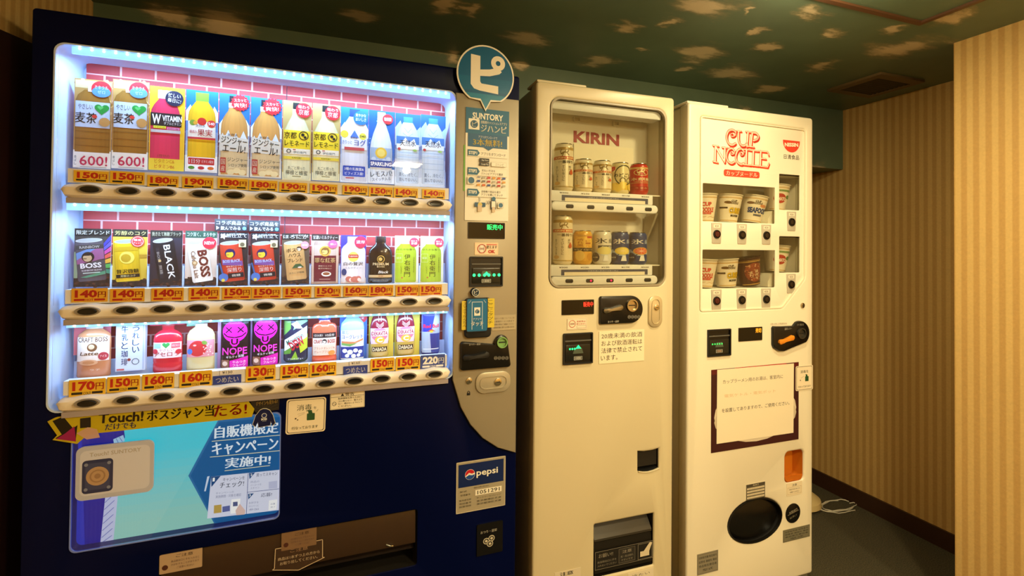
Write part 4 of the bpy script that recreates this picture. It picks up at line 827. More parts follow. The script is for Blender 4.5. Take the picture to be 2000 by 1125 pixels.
# price tags
def price(px, val, kind, what):
    u0, z0, u1, z1 = S.rect(*px, TAGW)
    A = Art(u1-u0, z1-z0)
    if kind == 'blue': A.r(0, 0, 1, 1, '3a4ea4'); fg, pill, pt = 'f2f4fa', 'e8ecf8', '3a4ea4'
    elif kind == 'HOT': A.r(0, 0, 1, 1, 'dda62a'); fg, pill, pt = 'a8180c', 'a8180c', 'f4dc9c'
    else: A.r(0, 0, 1, 1, 'e6b92e'); fg, pill, pt = 'bb2410', '241a10', 'f2e6b0'
    A.t(val, .40, .6, .62, .56, fg, bold=.045); A.t('円', .84, .54, .22, .42, fg, bold=.03)
    A.rr(.07, .1, .93, .24, pill, .0012); A.r(.37, .06, .63, .27, 'e6b92e' if kind == 'COLD' else ('dda62a' if kind == 'HOT' else '3a4ea4')); A.t('HOT' if kind == 'HOT' else 'COLD', .5, .16, .22, .16, fg if kind != 'COLD' else '241a10', bold=.02)
    o = sheet('price_tag', A, PRINT, None, S.world(u0, TAGW, z0), .0007, base='e6b92e' if kind != 'blue' else '3a4ea4', rz=S.t)
    tag(o, ('blue and white' if kind == 'blue' else 'yellow')+' %s yen price tag below %s' % (val, what), 'price tag', 'price tags')
TAGW = -.0018-.0024+.0008
P1 = ['150', '150', '180', '190', '180', '180', '190', '190', '190', '150', '140', '140']
T1 = [(144, 332, 212, 357.5), (215, 333.5, 282, 361), (288, 341.5, 348.5, 367), (356, 344.5, 416.5, 370), (425, 347, 484, 371), (483.5, 351, 541.6, 374.5), (545.5, 355, 600, 377.5), (605.5, 358, 659, 380.5), (669, 361, 718, 382), (720.5, 364, 767, 386), (769, 366, 816, 388.5), (824.5, 369, 869, 389.5)]
T1[5] = (486.5, 351, 541.6, 374.5)
P2 = ['140', '140', '140', '140', '150', '150', '150', '150', '160', '180', '150', '150']
T2 = [(139.7, 563.7, 210, 589), (215, 563.7, 282, 588.5), (295.7, 562.6, 358.5, 587), (368.5, 561.4, 428.5, 585.6), (434, 561, 490, 584), (491.7, 561.5, 548, 582.5), (553, 561, 608, 581.5), (615, 560, 665.6, 580), (671, 559, 718.5, 578.5), (720, 558, 768, 578), (772.7, 557.4, 817.7, 577.5), (819, 556.8, 863, 576.5)]
for p, t, it in zip(P1, T1, ROW1): price(t, p, 'COLD', it[3])
for p, t, it in zip(P2, T2, ROW2): price(t, p, 'HOT', it[3] if it else 'the black premium coffee bottle')
T3 = [((134.8, 743, 205.7, 770), '170', 'COLD', 'the tan latte bottle'), ((209.5, 737, 273, 762.5), '150', 'COLD', 'the milk coffee carton'), ((278, 732, 340, 758), '160', 'COLD', 'the cherry red bottle'), ((350.6, 727, 413.6, 752.5), '160', 'COLD', 'the pale apple juice bottle'),
      ((480, 716, 538, 742), '130', 'COLD', 'the right magenta soda can'), ((547.5, 713.5, 602.5, 737.5), '150', 'COLD', 'the green and navy soda can'), ((605, 710, 656.6, 733), '160', 'COLD', 'the orange red tea bottle'), ((723.6, 701, 770, 723.5), '150', 'COLD', 'the left vitamin soda bottle'), ((773, 698, 820, 721.5), '150', 'COLD', 'the right vitamin soda bottle'), ((821.6, 694.5, 869, 717.6), '220', 'blue', 'the slim energy drink can')]
for t in T3: price(*t)
for px, pv, what in (((416, 735, 471, 747.5), '¥130', 'the left magenta soda can'), ((670.8, 716, 717.7, 729), '¥160', 'the drinking yoghurt bottle')):
    u0, z0, u1, z1 = S.rect(*px, TAGW); A = Art(u1-u0, z1-z0); A.rr(0, 0, 1, 1, '2c3f9e', .002); A.t('つめたい', .5, .5, .8, .66, 'f0f2fa', bold=.02)
    tag(sheet('price_tag', A, PRINT, None, S.world(u0, TAGW, z0), .0007, base='2c3f9e', rz=S.t), 'dark blue つめたい tag below %s' % what, 'price tag', 'price tags')
    A = Art(.032, .011, 'e8e6ee'); A.t(pv, .5, .5, .7, .6, '3a3a46')
    tag(sheet('price_slip', A, PRINT, None, S.world((u0+u1)/2-.016, TAGW, z1+.002), .0007, base='e8e6ee', rz=S.t), 'small white slip reading %s below %s' % (pv, what), 'price tag', 'price slips')

# ------------------------------------------------------------------ control panel and lower front of the blue machine
PW = -.010                                            # face of the silver panel
def P(x, y, w=PW): return S.px(x, y, w)
cv = [P(889, 742.5), P(900, 796), P(919, 830), P(942.6, 856), P(972.5, 875), P(1012, 884)]
tl, tr = P(890, 180), P(1014, 197)
ul, ur = tl[0]+.001, min(tr[0], SW-.001)
sp_out = [(ul, tl[1]), (ul, cv[0][1])]+[(max(ul, a), b) for a, b in cv[1:-1]]+[(ur, cv[-1][1]), (ur, tl[1])]
plate('control_panel', [sp_out], PW, -.0005, .003, SILVER, sm, 'silver panel with a curved lower edge')
def st(name, px, fn, w=PW, th=.001, r=.003, base='ffffff', m=None, label=None, parent=None, frame=None, rot=0, gap=.0004):
    """a printed sheet lying on the front at depth w"""
    frame = frame or S; u0, z0, u1, z1 = frame.rect(*px, w); A = Art(u1-u0, z1-z0, base, r); fn(A)
    return sheet(name, A, m or PRINT, parent or sm, (u0, w-th-gap, z0), th, r, base, label, rot=rot)
def px_pad(name, px, w, thick, bev, m, r, parent, frame=None, label=None):
    frame = frame or S; u0, z0, u1, z1 = frame.rect(*px, w)
    return G().pad(rrect(u0, z0, u1, z1, r), w-thick, w, bev).build(name, m, parent, label)
# round sign with the pointer
def sign_pin():
    c0 = P(949, 147, -.016); r_ = (P(1005, 147, -.016)[0]-P(893, 147, -.016)[0])/2; tip = P(951, 218, -.016)
    def outl(k):
        R_ = r_-k; L = []; d = (c0[1]-tip[1])-k*1.6
        a0 = math.asin(min(1, R_/d)); ta = math.acos(min(1, R_/d))
        for i in range(41):
            a = -PI/2+ta+(2*PI-2*ta)*i/40; L.append((R_*math.cos(a), R_*math.sin(a)))
        # soften the shoulders towards the tip
        L.append((-.18*R_, -d+.34*R_)); L.append((0, -d)); L.append((.18*R_, -d+.34*R_))
        return L
    O = outl(0); h = c0[1]-tip[1]; A = Art(2*r_, h+r_); q = lambda L: [((x+r_)/(2*r_), (y+h)/(h+r_)) for x, y in L]
    A.poly(q(O), 'f4efe2')
    I = q(outl(.0045)); A.poly(I, '1d6394')
    for n_, (y0, y1, c) in enumerate(((.30, .52, '1f6c9c'), (.0, .30, '2c86ae'))):
        L = [(x, min(max(y, y0), y1)) for x, y in I if y0 <= y <= y1]
        if len(L) > 3: A.poly(L, c)
    s_ = lambda x, y: ((x-37)/315, 1-(y-20)/368)
    A.poly([s_(*p) for p in ((112, 80), (163, 84), (163, 225), (170, 236), (263, 240), (263, 285), (160, 276), (130, 268), (112, 245))], 'f6f1e4')
    A.poly([s_(*p) for p in ((160, 160), (215, 152), (262, 135), (282, 158), (268, 172), (215, 190), (160, 195))], 'f6f1e4')
    cx, cy = s_(261, 112); A.o(cx, cy, .124, .082, 'f6f1e4')
    o = sheet('round_sign', A, GLOSS, sm, (c0[0]-r_, -.0165, tip[1]), .003, base='e8e2d4', outline=[(x+r_, y+h) for x, y in O], label='blue round pointer sign lettered ピ')
sign_pin()
st('label_strip', (905.6, 283, 910, 373), lambda A: None, base='6cb43c', r=0, label='green strip')
def a_app(A):
    s_ = lambda x, y: ((x-83)/232, 1-(y-363)/627)
    def R(x0, y0, x1, y1, c): a = s_(x0, y1); b = s_(x1, y0); A.r(a[0], a[1], b[0], b[1], c)
    def T(t, x0, y0, x1, y1, c, **k): a = s_(x0, y1); b = s_(x1, y0); A.t(t, (a[0]+b[0])/2, (a[1]+b[1])/2, b[0]-a[0], b[1]-a[1], c, **k)
    R(83, 363, 315, 506, '1f6a94'); T('SUNTORY', 118, 388, 282, 424, 'f6f4ea', bold=.03); R(98, 424, 155, 484, 'f6f4ea'); A.c(*s_(127, 454), .085, '1f5c84'); T('ピ', 116, 440, 140, 468, 'f6f4ea', bold=.04)
    T('自販機キャッシュレスアプリ', 163, 430, 302, 447, 'f6f4ea'); T('ジハンピ', 163, 452, 300, 492, 'f6f4ea', bold=.04)
    R(95, 506, 305, 580, '1f5f8e'); A.poly([s_(178, 580), s_(205, 596), s_(228, 580)], '1f5f8e'); T('アプリダウンロードで', 150, 515, 250, 530, 'e8eef2'); T('3本無料!', 122, 533, 276, 572, 'f0d860', bold=.03)
    for i, (y, t) in enumerate(((597, 'アプリをダウンロード'), (697, '支払い方法を'), (815, '自販機で商品を選び'))):
        R(95, y, 307, y+38+(6 if i else 0), 'e0ded2'); R(97, y+2, 305, y+36+(6 if i else 0), 'f6f3e8'); h = 38 if not i else 44
        R(95, y, 145, y+h-4, '24688e'); A.poly([s_(145, y), s_(145, y+h-4), s_(158, y+h/2-2)], '24688e'); T('STEP%d' % (i+1), 100, y+9, 143, y+27, 'f6f4ea', bold=.03)
        if not i: T(t, 165, y+10, 296, y+28, '3c3c3a')
        else: T(t, 168, y+6, 240 if i == 1 else 270, y+19, '3c3c3a'); T('ジハンピアプリで選択' if i == 1 else 'アプリを開いてタッチ', 166, y+23, 282, y+37, '3c3c3a')
    R(155, 642, 207, 664, '22201e'); R(155, 667, 207, 684, '22201e'); T('App Store', 166, 648, 202, 658, 'f0eee6'); T('Google Play', 164, 671, 204, 681, 'f0eee6'); R(218, 658, 300, 684, 'd4d2c6'); R(220, 660, 298, 682, 'f6f3e8'); T('ジハンピ', 240, 664, 286, 679, '8a8a84')
    R(93, 748, 134, 790, 'e4e2d6'); A.c(*s_(113, 769), .07, '3a6e94'); T('VISA', 142, 745, 162, 753, '2c3c8c', bold=.03)
    for j in range(3):
        for i in range(6):
            if (i, j) == (0, 0): continue
            x, y = 143+i*27, 744+j*21; R(x, y, x+17, y+11, ['c23c30', 'd86a2c', 'b8b4a8', '34509c', 'd0484c', '7a7a76', 'e0a040'][(i*2+j*3) % 7]); A.lay -= 1
    A.lay += 1
    R(132, 890, 188, 914, '24567c'); A.c(*s_(160, 902), .05, 'd8c468'); A.line([s_(160, 860), s_(160, 884)], .0035, 'c8ccc8'); R(148, 905, 170, 940, 'd9c3a8'); R(218, 876, 244, 925, '2a3c54'); R(221, 880, 241, 915, 'f4f2ea'); R(224, 912, 240, 942, 'd9c3a8'); A.c(*s_(232, 866), .045, '2c6a94'); T('))', 194, 878, 210, 900, '5a5a58'); R(254, 884, 286, 918, 'd8d6ca'); A.c(*s_(270, 901), .05, '3a6e94')
st('instruction_sheet', (909.5, 209, 992, 432.5), a_app, base='f2efe4', th=.002, r=.001, label='white cashless payment sheet with blue headings')
def screen(px, txt, col, fr, parent, w, name='display_screen', tx=(.72, .72, .42, .34)):
    u0, z0, u1, z1 = fr.rect(*px, w); g = G(); L = rrect(u0, z0, u1, z1, .002)
    g.ring(L, inset(L, .0015), w-.002, w); o = g.build(name, BLACK, parent)
    g2 = G(); g2.loft([[(x, w-.0008, y) for x, y in inset(L, .0015)]], False, True); p = g2.build('screen_glass', mat('screen_black', '0a0908', .12), o)
    A = Art(u1-u0, z1-z0); A.t(txt, tx[0], tx[1], tx[2], tx[3], col, bold=.02)
    t = link('lit_text', A.mesh('lit_text', GLOW), o, None, 0); t.location = (u0, w-.0012, z0); return o
screen((913.8, 433.5, 985.6, 467), '販売中', '18d85c', S, sm, PW)
def a_ok(A):
    A.fr(.02, .04, .98, .96, .0006, 'e0a878'); A.rr(.16, .16, .42, .86, 'f6ece0', .001); A.fr(.2, .14, .4, .84, .0012, '7a2c24'); A.o(.3, .5, .19, .035, 'b43a2c'); A.t('1000', .3, .5, .16, .16, '7a2c24'); A.r(.5, .8, .94, .88, 'd86a5a'); A.t('使えます', .72, .64, .46, .26, '3a2018', bold=.03); A.t('OK', .72, .28, .3, .28, 'c2281e', bold=.05)
st('money_sticker', (927, 473.5, 972.5, 498), a_ok, base='f6dfc0', r=.002, label='cream sticker reading 使えます OK')
def bill_slot(px, fr, parent, w, led, label=None, cols='19d46a', textcol='d8d8d0'):
    u0, z0, u1, z1 = fr.rect(*px, w); L = rrect(u0, z0, u1, z1, .003); W_, H_ = u1-u0, z1-z0
    g = G(); g.ring(L, inset(L, .004), w-.006, w); o = g.build('bill_validator', BLACKM, parent, label)
    I = inset(L, .004); G().loft([[(x, w-.0006, y) for x, y in I]], False, True).build('slot_back', BLACK, o)
    G().box(u0+.006, w-.004, z1-H_*.27, u1-.006, w-.0007, z1-H_*.23).build('note_lip', mat('slot_grey', '5a5a56', .4), o)
    G().pad(rrect(u0+.008, z0+.01, u1-.008, z0+H_*.62, .002), w-.003, w-.0007, .001).build('note_tray', mat('slot_dark', '1c1e1c', .25), o)
    A = Art(W_, H_); A.rr(.36, .13, .64, .25, 'b8bab0', .001); A.rr(.375, .14, .625, .24, '1c1e1c', .001); A.t('1000', .5, .19, .2, .08, textcol); A.poly([(.32, .34), (.68, .34), (.62, .52), (.38, .52)], '4c5a4c')
    a = link('marking', A.mesh('marking', PRINT), o, None, 0); a.location = (u0, w-.0032, z0)
    A = Art(W_, H_)
    for x in led[0]: A.c(x, led[1], led[2], cols)
    if led[3]: A.poly([(.4, led[1]), (.5, led[1]+.12), (.6, led[1])], cols)
    a = link('indicator_light', A.mesh('indicator_light', GLOW), o, None, 0); a.location = (u0, w-.0044, z0); return o
bill_slot((917, 501, 981, 559), S, sm, PW, ((.13, .28, .44, .57, .73, .88), .385, .045, True))
# phone reader
PH = PW-.018
px_pad('reader_base', (907, 582, 957, 657), PW, .014, .004, BLACKM, .012, sm)
def flap(px, txt, tilt):
    return st('reader_flap', px, lambda A: A.tv(txt, .5, .95, .1, .6, '3a3420'), w=PW-.014, base='dcc63a', r=.002, label='yellow side flap')
flap((902, 588, 913, 644), 'スマホでかんたん', 0); flap((950, 583, 965, 639), 'ここにタッチ', 0)
def a_reader(A):
    A.rr(.03, .03, .97, .97, '1c70a6', .004); A.line([(.26, .08), (.26, .88), (.74, .88), (.74, .08)], .0014, 'e6ecf0'); A.r(.36, .48, .64, .72, 'f0f2ee'); A.c(.5, .6, .1, '1c5c88'); A.t('ピ', .5, .6, .1, .1, 'f0f2ee', bold=.04); A.t('アプリで', .5, .38, .4, .07, 'e8eef2'); A.t('タッチ', .5, .25, .56, .14, 'f6f6f2', bold=.04)
    A.line([(.1, .85), (.2, .93)], .001, 'd0dce4'); A.line([(.9, .85), (.8, .93)], .001, 'd0dce4')
st('card_reader', (910.6, 582, 951.5, 647), a_reader, w=PW-.0145, th=.004, base='0e2438', r=.006, m=GLOSS, label='blue phone touch panel')
u_, z_ = P(928.5, 571, PW-.014); r_ = .0125
o = G().pad([(u_+x, z_+y) for x, y in ell(0, 0, r_)], PW-.018, PW-.0, .0015).build('reader_badge', BLACKM, sm)
A = Art(2*r_, 2*r_); A.c(.5, .5, .46, 'e8ece8'); A.c(.5, .5, .40, '17344c'); A.t('ピ', .5, .5, .42, .46, 'f4f4ee', bold=.04); a = link('badge_print', A.mesh('badge_print', GLOSS), o, None, 0); a.location = (u_-r_, PW-.0182, z_-r_)
def a_clear(A):
    for y in (.78, .58, .38, .18): A.t(('自動販売機に関するお問い合わせ', '故障の際はご連絡ください', 'お客様サービス係まで', '商品やつり銭についてのご用')[int(y*4.9) % 4], .5, y, .86, .12, '6a5c48')
st('notice_sticker', (960.6, 616, 1007, 643), a_clear, base='b5a88c', r=.001)
# coin unit
def coin_unit(fr, parent, w, body, slot, sr, lever, ring_m, lever_m, label=None, texts=()):
    """body outline (u,z), a round coin inlet, a return lever"""
    g = G(); g.pad(body, w-.012, w, .004); o = g.build('coin_unit', BLACK, parent, label)
    su, sz = slot
    g = G(); g.ring([(su+x, sz+y) for x, y in ell(0, 0, sr)], [(su+x, sz+y) for x, y in ell(0, 0, sr*.8)], w-.019, w-.011); g.loft([[(su+x, w-.0125, sz+y) for x, y in ell(0, 0, sr*.82)]], False, True); g.build('slot_ring', ring_m, o)
    G().pad(rrect(su-sr*.62, sz-.0016, su+sr*.62, sz+.0016, .001), w-.0135, w-.0125, .0003).build('coin_slot', BLACKM, o)
    (a, b), (c, d) = lever; l = math.hypot(c-a, d-b); nx, ny = -(d-b)/l, (c-a)/l; q = []
    prof = [(-.10, .0), (-.06, .10), (.06, .13), (.3, .08), (.65, .11), (.9, .14), (1, .08), (1.02, 0)]
    for t, k in prof: q.append((a+(c-a)*t+nx*k*l, b+(d-b)*t+ny*k*l))
    for t, k in prof[::-1][1:-1]: q.append((a+(c-a)*t-nx*k*l, b+(d-b)*t-ny*k*l))
    g = G(); cu, cz = sum(p[0] for p in q)/len(q), sum(p[1] for p in q)/len(q)
    g.loft([[(x, w-.011, y) for x, y in q], [(x, w-.02, y) for x, y in q], [(cu+(x-cu)*.8, w-.024, cz+(y-cz)*.7) for x, y in q]]); g.build('return_lever', lever_m, o)
    for t, x, z, ww, hh, c in texts:
        A = Art(ww, hh); A.t(t, .5, .5, 1, 1, c); k = link('marking', A.mesh('marking', PRINT), o, None, 0); k.location = (x-ww/2, w-.0126, z-hh/2)
    return o
def blob(base, cx, cy, r):
    """union outline of a rounded body and a round lobe at its upper right"""
    return base
b0 = P(897.8, 723); b1 = P(996, 661); s0 = P(977.6, 667)
R_ = .021
body = rrect(b0[0], b0[1], b1[0], b1[1], .008, 4)
body = [p for p in body if not (p[0] > s0[0]-R_*1.05 and p[1] > s0[1])]
i0 = max(range(len(body)), key=lambda i: (body[i][0] > s0[0])*(body[i][1]))
arc = [(s0[0]+R_*math.cos(math.radians(t)), s0[1]+R_*math.sin(math.radians(t))) for t in range(-10, 196, 12)]
lo = [p for p in rrect(b0[0], b0[1], b1[0], b1[1], .008, 4) if p[1] < s0[1]-.004]
rt = [p for p in lo if p[0] > s0[0]]; lf = [p for p in rrect(b0[0], b0[1], b1[0], b1[1], .008, 4) if p[0] < b0[0]+.012]
lf = sorted(lf, key=lambda p: -p[1]); rt = sorted(rt, key=lambda p: p[1])
lf2 = [p for p in lf]
body = rt+arc+[p for p in lf2]
RINGG = mat('ring_green', '7fae6a', .3)
cu_ = coin_unit(S, sm, PW, body, s0, .0165, (P(906, 697), P(951, 690)), RINGG, BLACKM, 'black coin unit with a pale green coin slot ring', [('おつり・返却', P(925, 671)[0], P(925, 671)[1], .034, .006, 'b8b4aa')])
for i, v_ in enumerate(('500', '100', '50', '10')):
    u_, z_ = P(965.5+i*7.2, 697.5); A = Art(.0105, .0105); A.o(.5, .5, .48, .07, 'a8a49a'); A.t(v_, .5, .5, .6, .34, 'a8a49a'); k = link('marking', A.mesh('marking', PRINT), cu_, None, 0); k.location = (u_-.0052, PW-.0126, z_-.0052)
def keyhole(fr, x, y, w, r, parent, name='key_lock', m=CHROME):
    u, z = fr.px(x, y, w); o = G().pad([(u+a, z+b) for a, b in ell(0, 0, r)], w-.004, w, .0012).build(name, m, parent)
    G().pad([(u+a, z+b) for a, b in ell(0, 0, r*.55)], w-.005, w-.004, .0004).build('key_barrel', STEEL, o)
    G().box(u-r*.09, w-.0055, z-r*.4, u+r*.09, w-.005, z+r*.4).build('key_slit', BLACKM, o); return o
keyhole(S, 915.7, 743.5, PW, .0095, sm)
u_, z_ = P(915, 768); g = G(); g.pad(rrect(u_-.005, z_-.006, u_+.005, z_+.001, .001), PW-.001, PW, .0003); g.tube([(u_+.0035*math.cos(t/8*PI), PW-.0008, z_+.0005+.006*math.sin(t/8*PI)) for t in range(9)], .0009, 5); g.build('padlock_mark', BLACKM, sm)
def handle_lock(fr, px, w, parent, lock, r, m, label=None):
    u0, z0, u1, z1 = fr.rect(*px, w); L = rrect(u0, z0, u1, z1, min(u1-u0, z1-z0)*.42, 8)
    o = G().pad(L, w-.006, w, .003).build('door_handle', m, parent, label); L2 = inset(L, min(u1-u0, z1-z0)*.2)
    g = G(); g.ring(L2, inset(L2, .0022), w-.008, w-.006); g.build('handle_rim', m, o)
    u, z = fr.px(*lock, w); G().pad([(u+a, z+b) for a, b in ell(0, 0, r)], w-.0095, w-.006, .001).build('lock_barrel', CHROME, o); G().box(u-r*.55, w-.0099, z-r*.1, u+r*.55, w-.0095, z+r*.1).build('key_slit', BLACKM, o); return o
handle_lock(S, (928.5, 728, 996, 763), PW, sm, (971, 744.6), .0115, mat('handle_silver', 'b4ac98', .35, metal=.3))
# lower front
def a_pepsi(A):
    A.fr(0, 0, 1, 1, .002, 'cfc8b6'); A.r(.04, .5, .96, .95, '10265e'); A.c(.27, .735, .1, 'f0eee6')
    L = [(.27+.095*math.cos(t), .735+.095*A.w/A.h*math.sin(t)) for t in [math.radians(q) for q in range(15, 196, 15)]]; A.poly(L+[(.25, .77), (.31, .745)], 'c8202c')
    L = [(.27+.095*math.cos(t), .735+.095*A.w/A.h*math.sin(t)) for t in [math.radians(q) for q in range(205, 366, 15)]]; A.poly(L+[(.31, .715), (.25, .73)], '1c4fa8')
    A.t('pepsi', .62, .725, .44, .16, 'f4f2ea', bold=.02); A.t('商品のお問い合わせは', .5, .46, .3, .03, '4a463c'); A.r(.38, .3, .92, .41, 'f4f0e2'); A.t('1051291', .65, .355, .46, .075, '3a362c'); A.t('型式', .14, .42, .14, .03, '4a463c'); A.t('管理番号', .18, .35, .2, .035, '4a463c')
    for i, t in enumerate(('販売者住所', '電話番号', '設置場所')): A.t(t, .18, .25-.06*i, .24, .035, '4a463c'); A.t('サントリービバレッジ' if i == 0 else '東京都港区芝浦', .66, .25-.06*i, .5, .035, '4a463c')
st('maker_plate', (891.4, 904, 986.2, 986), a_pepsi, w=0, base='a89f8a', r=.003, m=TINPRINT, label='silver plate with a navy logo field and a number')
def a_change(A):
    A.rr(.0, .02, .96, .98, '0d0d10', .003); A.t('おつり・返却', .45, .74, .62, .09, 'b8b4a8')
    for x, y in ((.36, .44), (.56, .5), (.5, .34)): A.c(x, y, .12, 'c8c2b0', ry=.1); A.c(x, y, .095, '3a3832', ry=.075); A.c(x, y, .05, 'c8c2b0', ry=.04)
st('change_outlet', (931, 1025, 981, 1075), a_change, w=0, base='0d0d10', th=.003, m=GLOSS, label='black coin return flap with a coin symbol')
def a_dis(A):
    A.rr(.03, .03, .97, .97, '2e2a22', .006); A.rr(.045, .045, .955, .955, 'f0e3c8', .006); A.t('消毒', .45, .74, .38, .17, '2f3a22', bold=.015); A.t('を', .72, .71, .08, .07, '2f3a22')
    A.rr(.52, .36, .72, .56, '24502c', .002); A.poly([(.56, .56), (.66, .56), (.64, .64), (.54, .66)], '24502c'); A.line([(.5, .64), (.64, .64)], .002, '24502c'); A.line([(.46, .6), (.28, .56)], .001, 'b8b098'); A.line([(.46, .57), (.3, .5)], .001, 'b8b098'); A.c(.24, .44, .02, '3a2c20'); A.c(.29, .4, .015, '3a2c20'); A.line([(.76, .6), (.8, .66)], .001, '8a8a70'); A.t('行なっております', .48, .17, .66, .09, '2f3a22')
st('notice_sticker', (558.6, 780.5, 635, 840), a_dis, w=0, base='f0e3c8', r=.007, rot=.02, label='white square sticker reading 消毒を行なっております')
def a_warn(A):
    A.fr(.01, .02, .99, .98, .0008, '3a342a'); A.t('警告', .56, .83, .26, .17, '2a241c', bold=.03); A.poly([(.3, .75), (.4, .75), (.35, .92)], '2a241c'); A.r(.02, .71, .98, .73, '3a342a'); A.o(.12, .34, .06, .012, '2a241c'); A.line([(.08, .4), (.16, .28)], .0006, '2a241c')
    for i, t in enumerate(('転倒事故を防ぐために、', '上に乗らない、揺さぶら', 'ない、傾かないようにして', 'ください。')): A.t(t, .58 if i < 3 else .42, .62-.15*i, .7 if i < 3 else .38, .11, '2a241c')
st('notice_sticker', (645, 767, 712, 794), a_warn, w=0, base='f0e6cf', r=.002, label='small white warning sticker reading 警告')
# campaign window
cu0, cz0, cu1, cz1 = .088, cw[1], cw[2], cw[3]
g = G(); g.dish(cwin, -.001, .034, .004, False); g.build('window_recess', mat('recess_blue', '1c2c8c', .3), sm)
A = Art(cu1-cu0, cz1-cz0)
def Z(x, y):                                          # place in the window of a point seen in the photograph
    a = S.px(x, y, .022); return ((a[0]-cu0)/(cu1-cu0), (a[1]-cz0)/(cz1-cz0))
def q3(x, y): return Z(90+x/3.308, 770+y/3.308)
def clampP(L): return [(min(1, max(0, x)), min(1, max(0, y))) for x, y in L]
top, bot = rgb('35c8e6'), rgb('8cc6c4')
n = 14
for i in range(n):
    k = i/(n-1); c = tuple(bot[j]+(top[j]-bot[j])*min(1, max(0, (k-.12)*1.5)) for j in range(3))+(1,)
    A.raw([(0, A.h*i/n), (A.w, A.h*i/n), (A.w, A.h*(i+1)/n), (0, A.h*(i+1)/n)], [[0, 1, 2, 3]], [c], 0)
A.lay = 1
A.poly(clampP([q3(120, 200), q3(500, 200), q3(510, 280), q3(460, 330), q3(430, 620), q3(385, 650), q3(350, 1010), q3(120, 1030)]), '101a94')
A.poly(clampP([q3(120, 200), q3(230, 200), q3(250, 1000), q3(120, 1030)]), '2232b8')
A.poly(clampP([q3(385, 640), q3(470, 600), q3(435, 960), q3(430, 990), q3(350, 1000)]), 'b9c0ea')
for i in range(7): A.line(clampP([q3(380-4*i, 700+45*i), q3(445-3*i, 640+45*i)]), .0012, '3c4cb4')
A.poly(clampP([q3(435, 290), q3(500, 262), q3(510, 300), q3(470, 320), q3(440, 318)]), '9cc4ea'); A.line(clampP([q3(455, 285), q3(470, 315)]), .001, '2c4cb4'); A.line(clampP([q3(475, 275), q3(495, 305)]), .001, '2c4cb4')
A.poly(clampP([q3(1130, 100), q3(1560, 60), q3(1560, 780), q3(1090, 850), q3(920, 525)]), '2a6aa8')
A.poly(clampP([q3(1120, 180), q3(1560, 140), q3(1560, 780), q3(1100, 850), q3(935, 525)]), '0d5a9c')
def zt(t, x0, y0, x1, y1, c, **k):
    ym, d = (y0+y1)/2, .045*(x1-x0); p, q = q3(x0, ym+d), q3(x1, ym-d); dx, dz = (q[0]-p[0])*A.w, (q[1]-p[1])*A.h
    A.t(t, (p[0]+q[0])/2, (p[1]+q[1])/2, math.hypot(dx, dz)/A.w, (q3(x0, y0)[1]-q3(x0, y1)[1])*.84, c, rot=math.degrees(math.atan2(dz, dx)), **k)
zt('自販機限定', 1092, 182, 1500, 274, 'dfe9fb', bold=.05); zt('キャンペーン', 1075, 285, 1498, 385, 'dfe9fb', bold=.05); zt('実施中!', 1160, 392, 1450, 470, 'dfe9fb', bold=.05)
for (a, b) in (((1072, 302), (1512, 262)), ((1060, 404), (1512, 362)), ((1155, 492), (1447, 458))): A.line(clampP([q3(*a), q3(*b)]), .0016, 'e0d8b8')
A.poly(clampP([q3(1068, 530), q3(1512, 485), q3(1506, 745), q3(1042, 800)]), 'd3d6f2')
A.line([q3(1307, 508), q3(1295, 770)], .0012, '44508c'); A.line(clampP([q3(1303, 630), q3(1506, 608)]), .0012, '44508c')
A.poly([q3(1068, 530), q3(1130, 524), q3(1070, 596)], '1c4a84'); A.poly([q3(1312, 506), q3(1352, 502), q3(1316, 545)], '1c4a84'); A.poly([q3(1306, 640), q3(1344, 636), q3(1308, 676)], '1c4a84')
zt('1', 1078, 534, 1092, 562, 'f4f4fc'); zt('2', 1322, 508, 1334, 526, 'f4f4fc'); zt('3', 1313, 641, 1324, 658, 'f4f4fc')
zt('キャンペーンを', 1145, 528, 1285, 556, '3a4060'); zt('チェック!', 1125, 556, 1280, 600, '22283c', bold=.02); zt('買ってスキャン', 1360, 500, 1495, 526, '3a4060'); zt('応募!', 1390, 630, 1460, 660, '3a4060')
zt('キャンペーンの', 1100, 622, 1215, 640, '8a90b0'); zt('実施期間・対象を確認', 1098, 640, 1262, 662, '7a80a4')
for i, t in enumerate(('商品の', 'バーコードを', 'スキャン')): zt(t, 1322, 552+20*i, 1380+12*(i % 2), 568+20*i, '8a90b0')
for i, t in enumerate(('お好きな', 'キャンペーンに', '参加')): zt(t, 1312, 686+22*i, 1375, 702+22*i, '7a80a4')
A.poly([q3(1088, 712), q3(1136, 706), q3(1136, 758), q3(1086, 764)], 'b89a50'); A.poly([q3(1142, 720), q3(1190, 712), q3(1190, 748), q3(1142, 756)], '5a64a4'); A.poly([q3(1200, 674), q3(1258, 668), q3(1250, 758), q3(1194, 766)], 'f4f4fc'); A.poly([q3(1226, 745), q3(1254, 700), q3(1290, 745), q3(1285, 770), q3(1232, 775)], 'd8b8b4')
A.poly([q3(1210, 690), q3(1240, 687), q3(1240, 715), q3(1210, 718)], '505a8a'); A.poly([q3(1440, 560), q3(1495, 552), q3(1495, 600), q3(1440, 605)], 'b8bce0'); A.poly([q3(1442, 680), q3(1495, 672), q3(1490, 738), q3(1438, 745)], 'f0f0fa')
zt('応募', 1452, 695, 1482, 708, '7a80a4'); zt('完了', 1452, 715, 1482, 728, '7a80a4'); 
A.poly(clampP([q3(1045, 525), q3(1060, 522), q3(1035, 620), q3(1025, 620)]), 'c8d4f0')
me = A.mesh('campaign_poster', BACKLIT); po_ = link('campaign_poster', me, sm, 'backlit turquoise and blue campaign poster', 0); po_.location = (cu0, .022, cz0)
